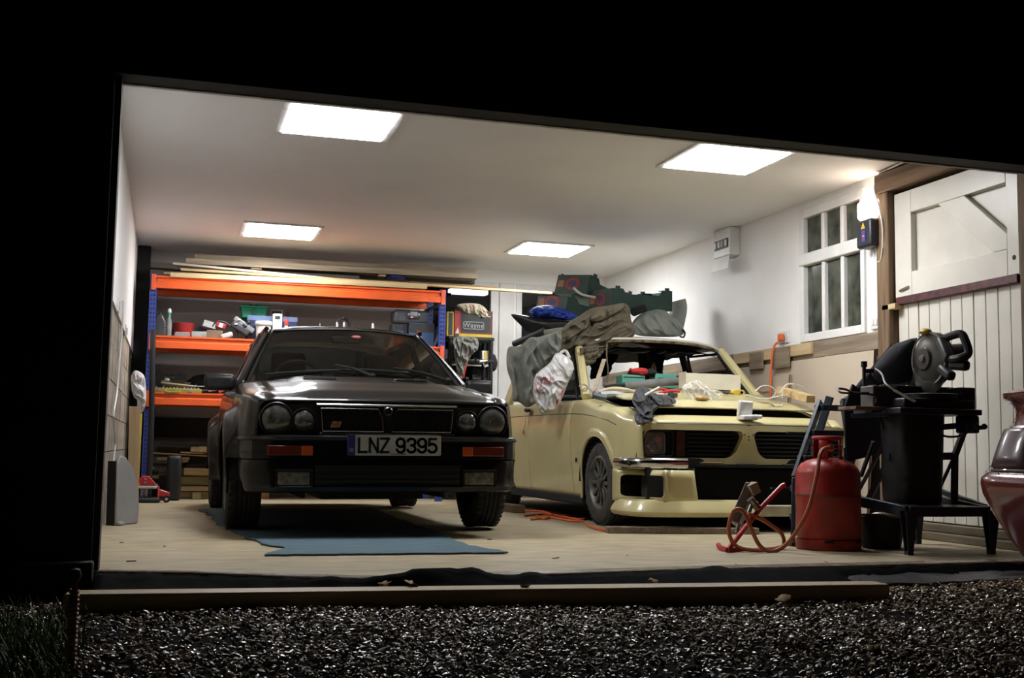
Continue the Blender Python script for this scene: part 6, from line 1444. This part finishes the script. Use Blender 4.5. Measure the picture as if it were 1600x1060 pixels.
ch = obj('crank_handle', MB().tube(spline([at(1505, 662, 5.14), at(1520, 660, 5.12), at(1527, 668, 5.10), at(1538, 668, 5.08)]), .012, 8), ben, parent=t, world=True); obj('crank_grip', MB().ball(at(1538, 667, 5.08), .016, 12, 8), blackplastic, parent=t, world=True)
obj('crank_lever', MB().tube(spline([at(1468, 680, 5.16), at(1485, 683, 5.14), at(1505, 680, 5.12), at(1522, 668, 5.1)]), .006, 6), ben, parent=t, world=True)
obj('lock_plate', MB().beam(at(1470, 668, 5.2), at(1502, 665, 5.2), .03, .03), ben, parent=t, world=True)
sk = MB(); c_ = at(1425, 716, 5.40)
def sackpt(u, v):
    a = 2*pi*u; z = -.27+.53*v
    m_ = (abs(cos(a))**5+abs(sin(a))**5)**(-.2)
    k_ = (.93+.07*v)*(1-.10*sst(.10, 0, v))+.05*fold(V((a*1.1, v*1.2, 4)))+.02*sin(3*a+4*v)
    return (c_.x+.135*m_*cos(a)*k_, c_.y+.13*m_*sin(a)*k_, c_.z+z)
sk.grid(sackpt, 72, 30); sk.add([sackpt(i/24, 0) for i in range(24)], [tuple(range(24))])
one('black_sack', 'black rubble sack hanging under the workbench top', 'sack', sk, mat('black_sack_plastic', (.008, .008, .009), .5), smooth=60)
t2 = thing('folded_table', 'black folded panel propped against the left side of the workbench', 'panel', at(1340, 715, 5.62))
obj('board', MB().prism([(at(1316, 640, 5.66).x, at(1316, 640, 5.66).z), (at(1330, 610, 5.66).x, at(1330, 600, 5.66).z), (at(1384, 640, 5.66).x, at(1384, 640, 5.66).z), (at(1384, 700, 5.66).x, at(1384, 700, 5.66).z), (at(1356, 714, 5.66).x, at(1356, 714, 5.66).z), (at(1320, 716, 5.66).x, at(1320, 722, 5.66).z)], .02, Matrix.Translation((0, 5.66, 0)) @ FRONT), blackmatt, parent=t2, world=True, bevel=.006)
obj('hinge', MB().cyl(at(1320, 700, 5.63), at(1320, 722, 5.63), .008), dark_metal, parent=t2, world=True)
# mitre saw
sx, sy, sz = 3.93, 5.30, 1.02
t = thing('mitre_saw', 'mitre saw with grey round blade guard and black dust bag on the workbench', 'saw', (sx, sy, .745))
sb = mat('saw_black', (.014, .014, .015), .5, var=.2); gm_ = mat('guard_grey', (.085, .082, .07), .25, .5, var=.2)
obj('base', MB().bb((sx-.25, sy-.13, .746), (sx+.19, sy+.20, .80)), sb, parent=t, world=True, bevel=.012)
obj('turntable', MB().lathe([(.15, .80), (.15, .825), (.14, .83)], 32, TR((sx, sy, 0))), sb, parent=t, world=True)
obj('fence', MB().bb((sx-.26, sy+.06, .80), (sx+.20, sy+.08, .875)), dark_metal, parent=t, world=True, bevel=.004)
obj('side_block', MB().bb((sx+.11, sy-.12, .746), (sx+.20, sy-.0, .865)), sb, parent=t, world=True, bevel=.008)
obj('clamp_block', MB().bb((sx-.35, sy+.0, .75), (sx-.20, sy+.12, .865)), mat('clamp_grey', (.10, .10, .10), .5), parent=t, world=True, bevel=.006)
obj('clamp_screw', MB().tube([at(1350, 605, 5.42), at(1350, 572, 5.42)], .010, 8), dark_metal, parent=t, world=True); obj('clamp_knob', MB().cyl(at(1350, 574, 5.42), at(1350, 565, 5.42), .017, n=12), sb, parent=t, world=True); obj('clamp_arm', MB().beam(at(1352, 580, 5.42), at(1364, 580, 5.42), .025, .022), sb, parent=t, world=True)
obj('red_lever', MB().beam(at(1357, 605, 5.38), at(1368, 604, 5.38), .02, .018), redp, parent=t, world=True, bevel=.004)
obj('pivot_arm', MB().beam((sx+.05, sy+.24, .80), (sx+.05, sy+.10, 1.06), .07, .06), sb, parent=t, world=True, bevel=.015); obj('motor', MB().cyl((sx+.03, sy+.02, 1.03), (sx+.22, sy+.02, 1.05), .065, n=20), sb, parent=t, world=True)
TX = Matrix.Translation((sx, sy, sz)) @ Matrix.Rotation(-pi/2, 4, 'Y')
gd = obj('blade_guard', MB().lathe([(.001, .012), (.05, .014), (.11, .012), (.135, .004), (.145, -.012), (.146, -.045), (.14, -.05)], 48, TX), gm_, parent=t, world=True)
obj('guard_step', MB().lathe([(.001, .026), (.055, .026), (.066, .014)], 36, TX @ Matrix.Translation((.0, .02, 0))), gm_, parent=t, world=True); obj('arbor_bolt', MB().lathe([(.001, .036), (.018, .036), (.02, .024)], 20, TX @ Matrix.Translation((.0, .02, 0))), chrome, parent=t, world=True)
obj('guard_rim', MB().tube([TX @ V((.142*cos(2*pi*q/40), .142*sin(2*pi*q/40), .0)) for q in range(40)], .007, 6, closed=True), dullmetal, parent=t, world=True)
obj('blade', MB().lathe([(.12, -.02), (.12, -.017)], 48, TX @ Matrix.Translation((-.06, .0, 0))), steelcap, parent=t, world=True)
obj('lower_guard', MB().lathe([(.04, .004), (.10, .0), (.125, -.02)], 32, TX @ Matrix.Translation((-.075, .03, .006)), cap=False), mat('smoky_guard', (.09, .09, .08), .2), parent=t, world=True)
hl_ = spline([at(1478, 528, 5.12), at(1500, 522, 5.05), at(1508, 532, 5.02), at(1513, 552, 5.0), at(1500, 560, 5.02), at(1485, 562, 5.08)], 6)
obj('handle', MB().tube(hl_, .022, 10), sb, parent=t, world=True); obj('handle_stem', MB().beam(at(1470, 530, 5.2), at(1484, 563, 5.08), .05, .05), sb, parent=t, world=True, bevel=.012); obj('trigger_guard', MB().beam(at(1484, 570, 5.1), at(1514, 572, 5.0), .05, .055), sb, parent=t, world=True, bevel=.018); obj('lower_grip', MB().beam(at(1470, 575, 5.2), at(1488, 590, 5.1), .05, .05), sb, parent=t, world=True, bevel=.015)
obj('yellow_label', MB().ball((sx-.005, sy+.02, sz+.15), (.03, .04, .018), 14, 8), yel, parent=t, world=True)
dbm = mat('dust_bag_cloth', (.012, .012, .017), .85, var=.3, bump=.3)
pb = [(1442, 524), (1425, 527), (1408, 534), (1396, 536), (1380, 552), (1362, 578), (1358, 590), (1370, 600), (1398, 607), (1412, 606), (1430, 598), (1444, 580)]
P_ = [at(x, y, 5.50+(1440-x)*.0022) for x, y in pb]; ctr = sum(P_, V())/len(P_)
db = MB(); nb = len(P_); off = V((.05, .05, 0))
db.add([p-off for p in P_]+[p+off for p in P_]+[ctr-off*2.0, ctr+off*2.0], [(i, (i+1) % nb, nb+(i+1) % nb, nb+i) for i in range(nb)]+[((i+1) % nb, i, 2*nb) for i in range(nb)]+[(nb+i, nb+(i+1) % nb, 2*nb+1) for i in range(nb)])
obj('dust_bag', db, dbm, parent=t, world=True, sub=1, smooth=60)
obj('bag_flap', MB().add([at(1395, 535, 5.62), at(1330, 632, 5.70), at(1312, 640, 5.72), at(1340, 600, 5.70), at(1375, 620, 5.62)], [(0, 3, 1, 4), (3, 2, 1)]), dbm, parent=t, world=True, solid=.006)
one('steel_rule', 'short steel rule lying diagonally across the saw table', 'ruler', MB().beam(at(1397, 610, 5.12), at(1430, 628, 5.04), .022, .004, up=(-.3, -.3, 1)), dullmetal)
one('wire_bracket', 'black bent wire support sticking out left of the workbench', 'bracket', MB().tube(spline([at(1370, 614, 5.35), at(1335, 614, 5.33), at(1322, 609, 5.32), at(1310, 608, 5.32), at(1315, 614, 5.28), at(1336, 615, 5.26), at(1366, 618, 5.24), at(1370, 630, 5.24)], 5), .006, 6), blackplastic)
one('saw_cable', 'black cable draped down over the mitre saw base', 'cable', MB().tube(spline([at(1368, 577, 5.4), at(1378, 585, 5.3), at(1384, 600, 5.2), at(1400, 612, 5.12)], 6), .006, 6), blackplastic)
# black builder's bucket under the bench
t = thing('builders_bucket', 'black rubber bucket on the floor under the workbench', 'bucket', (3.72, 5.45, 0))
obj('tub', MB().lathe([(.095, .0), (.10, .005), (.128, .165), (.134, .168), (.134, .176), (.124, .174), (.095, .012), (.001, .010)], 36), mat('black_rubber', (.012, .011, .010), .6, var=.3), parent=t)
obj('handle', MB().tube([(.132*cos(a), .132*sin(a)-.02, .172+.018*sin((a+pi)*2)**2) for a in [-pi+pi*k_/16 for k_ in range(17)]], .005, 6), dullmetal, parent=t)
# ======================= floor things by the cream car
for i, pts in enumerate(([(812, 798), (840, 799), (868, 802), (890, 806), (915, 805)], [(820, 806), (850, 804), (880, 808), (905, 812), (918, 810)], [(830, 812), (860, 809), (890, 814), (912, 815)], [(915, 818), (925, 824), (945, 829), (975, 831), (1005, 831)], [(848, 800), (862, 805), (850, 811), (838, 806)])):
    one('extension_lead', ['orange lead strand furthest back beside the cream car', 'orange lead strand in the middle of the floor coil', 'orange lead strand nearest the camera in the coil', 'orange lead running in front of the cream car wheel', 'small loop of orange lead in the floor coil'][i], 'cable', MB().tube(spline([atz(x, y, .009) for x, y in pts], 7), .008, 8), orng, group='orange extension lead')
one('floor_board', 'flat timber board on the floor in front of the cream car wheel', 'board', MB().beam(atz(953, 829, .02)+V((0, .06, 0)), atz(1190, 831, .02)+V((0, .06, 0)), .10, .038), greywood, bevel=.003, smooth=0)
one('axle_block', 'short timber block lying under the cream car sill', 'wood block', MB().box((2.66, 8.9, .03), (.10, .35, .06), (0, 0, .1)), brown, bevel=.004)
# ======================= rear corner of a red car at the right edge
redc = mat('maroon_car_paint', (.17, .008, .011), .3, 0, var=.08, coat=.8)
t = thing('red_car', 'dark red car with rain drops, only its rear corner in view at the right edge', 'car', (4.2, 3.45, -.075))
CX, CYN, CYF = 3.30, 2.72, 4.28
def csec(z, dx, ins, rr=.24, n=7):
    x0, x1, y0, y1 = CX+dx, CX+2.1, CYN+ins, CYF-ins
    pts = [(x1, y0)]
    pts += [(x0+rr-rr*sin(pi/2*k_/n), y0+rr-rr*cos(pi/2*k_/n)) for k_ in range(n+1)]
    for k_ in range(1, 6): pts.append((x0-.02*sin(pi*k_/6), y0+rr+(y1-y0-2*rr)*k_/6))
    pts += [(x0+rr-rr*cos(pi/2*k_/n), y1-rr+rr*sin(pi/2*k_/n)) for k_ in range(n+1)]
    pts.append((x1, y1))
    return [(x, y, z) for x, y in pts]
def cloft(secs):
    mb = MB(); n_ = len(secs[0])
    for s_ in secs: mb.v += s_
    for i in range(len(secs)-1):
        for k_ in range(n_-1): mb.f.append((i*n_+k_, i*n_+k_+1, (i+1)*n_+k_+1, (i+1)*n_+k_))
    return mb
obj('bumper', cloft([csec(z, a, b) for z, a, b in ((.0, .24, .10), (.08, .15, .07), (.16, .10, .04), (.26, .045, .02), (.34, .012, .0), (.385, .0, .0), (.41, .005, .0), (.432, .025, .01), (.438, .05, .03))]), redc, parent=t, world=True, smooth=50)
obj('bumper_crease', MB().tube([(x, y, z) for x, y, z in csec(.439, .045, .02)], .006, 6), blackmatt, parent=t, world=True)
obj('rear_body', cloft([csec(z, a, b) for z, a, b in ((.44, .055, .01), (.50, .072, .015), (.56, .092, .022), (.61, .112, .031), (.63, .125, .045))]), redc, parent=t, world=True, smooth=50)
lamp = MB(); full = [csec(z, a-.004, b-.004) for z, a, b in ((.452, .058, .011), (.50, .072, .015), (.56, .092, .022), (.605, .110, .030), (.618, .115, .033))]
n0 = 1+8+4
lamp.grid(lambda u, v: full[min(int(round(u*4)), 4)][n0+int(round(v*8))], 4, 8)
obj('lamp_seam', MB().tube([full[i][n0] for i in range(5)], .004, 6), blackmatt, parent=t, world=True)
obj('tail_lamp', lamp, mat('smoked_lamp', (.10, .05, .065), .3, var=.15, coat=.3), parent=t, world=True, solid=.008, smooth=60)
obj('boot_spoiler', cloft([csec(z, a, b) for z, a, b in ((.631, .135, .05), (.67, .145, .058), (.71, .142, .058), (.735, .125, .045), (.75, .105, .03), (.77, .102, .03), (.782, .115, .045), (.785, .21, .12))]), redc, parent=t, world=True, smooth=50)
obj('boot_deck', MB().bb((CX+.3, CYN+.2, .72), (CX+2.1, CYF-.2, .78)), redc, parent=t, world=True, bevel=.03)
obj('reflector_strip', MB().bb((CX+.05, CYN+.5, .485), (CX+.072, CYF-.42, .50)), mat('reflector_red', (.35, .05, .03), .3), parent=t, world=True)
wheel(t, .9, -.62, .30, .30, .19, .19, 'delta', True)
dr = MB(); rnd = random.Random(12)
secs = [csec(z, a, b) for z, a, b in ((.41, .004, .0), (.50, .070, .015), (.56, .090, .022), (.61, .110, .031), (.67, .143, .058), (.71, .140, .058), (.75, .103, .03), (.775, .104, .033))]
for k_ in range(520):
    i = rnd.randrange(len(secs)-1); k2 = rnd.randrange(8, len(secs[0])-2); u, v = rnd.random(), rnd.random()
    a, b, c, d_ = V(secs[i][k2]), V(secs[i][k2+1]), V(secs[i+1][k2]), V(secs[i+1][k2+1])
    p = a.lerp(b, u).lerp(c.lerp(d_, u), v); r_ = rnd.uniform(.0012, .0032)
    dr.ball(p, r_, 6, 4)
o = obj('rain_drops', dr, mat('water_drop', (.6, .6, .62), .05, var=0, spec=.8), parent=t, world=True, smooth=60); o['kind'] = 'stuff'
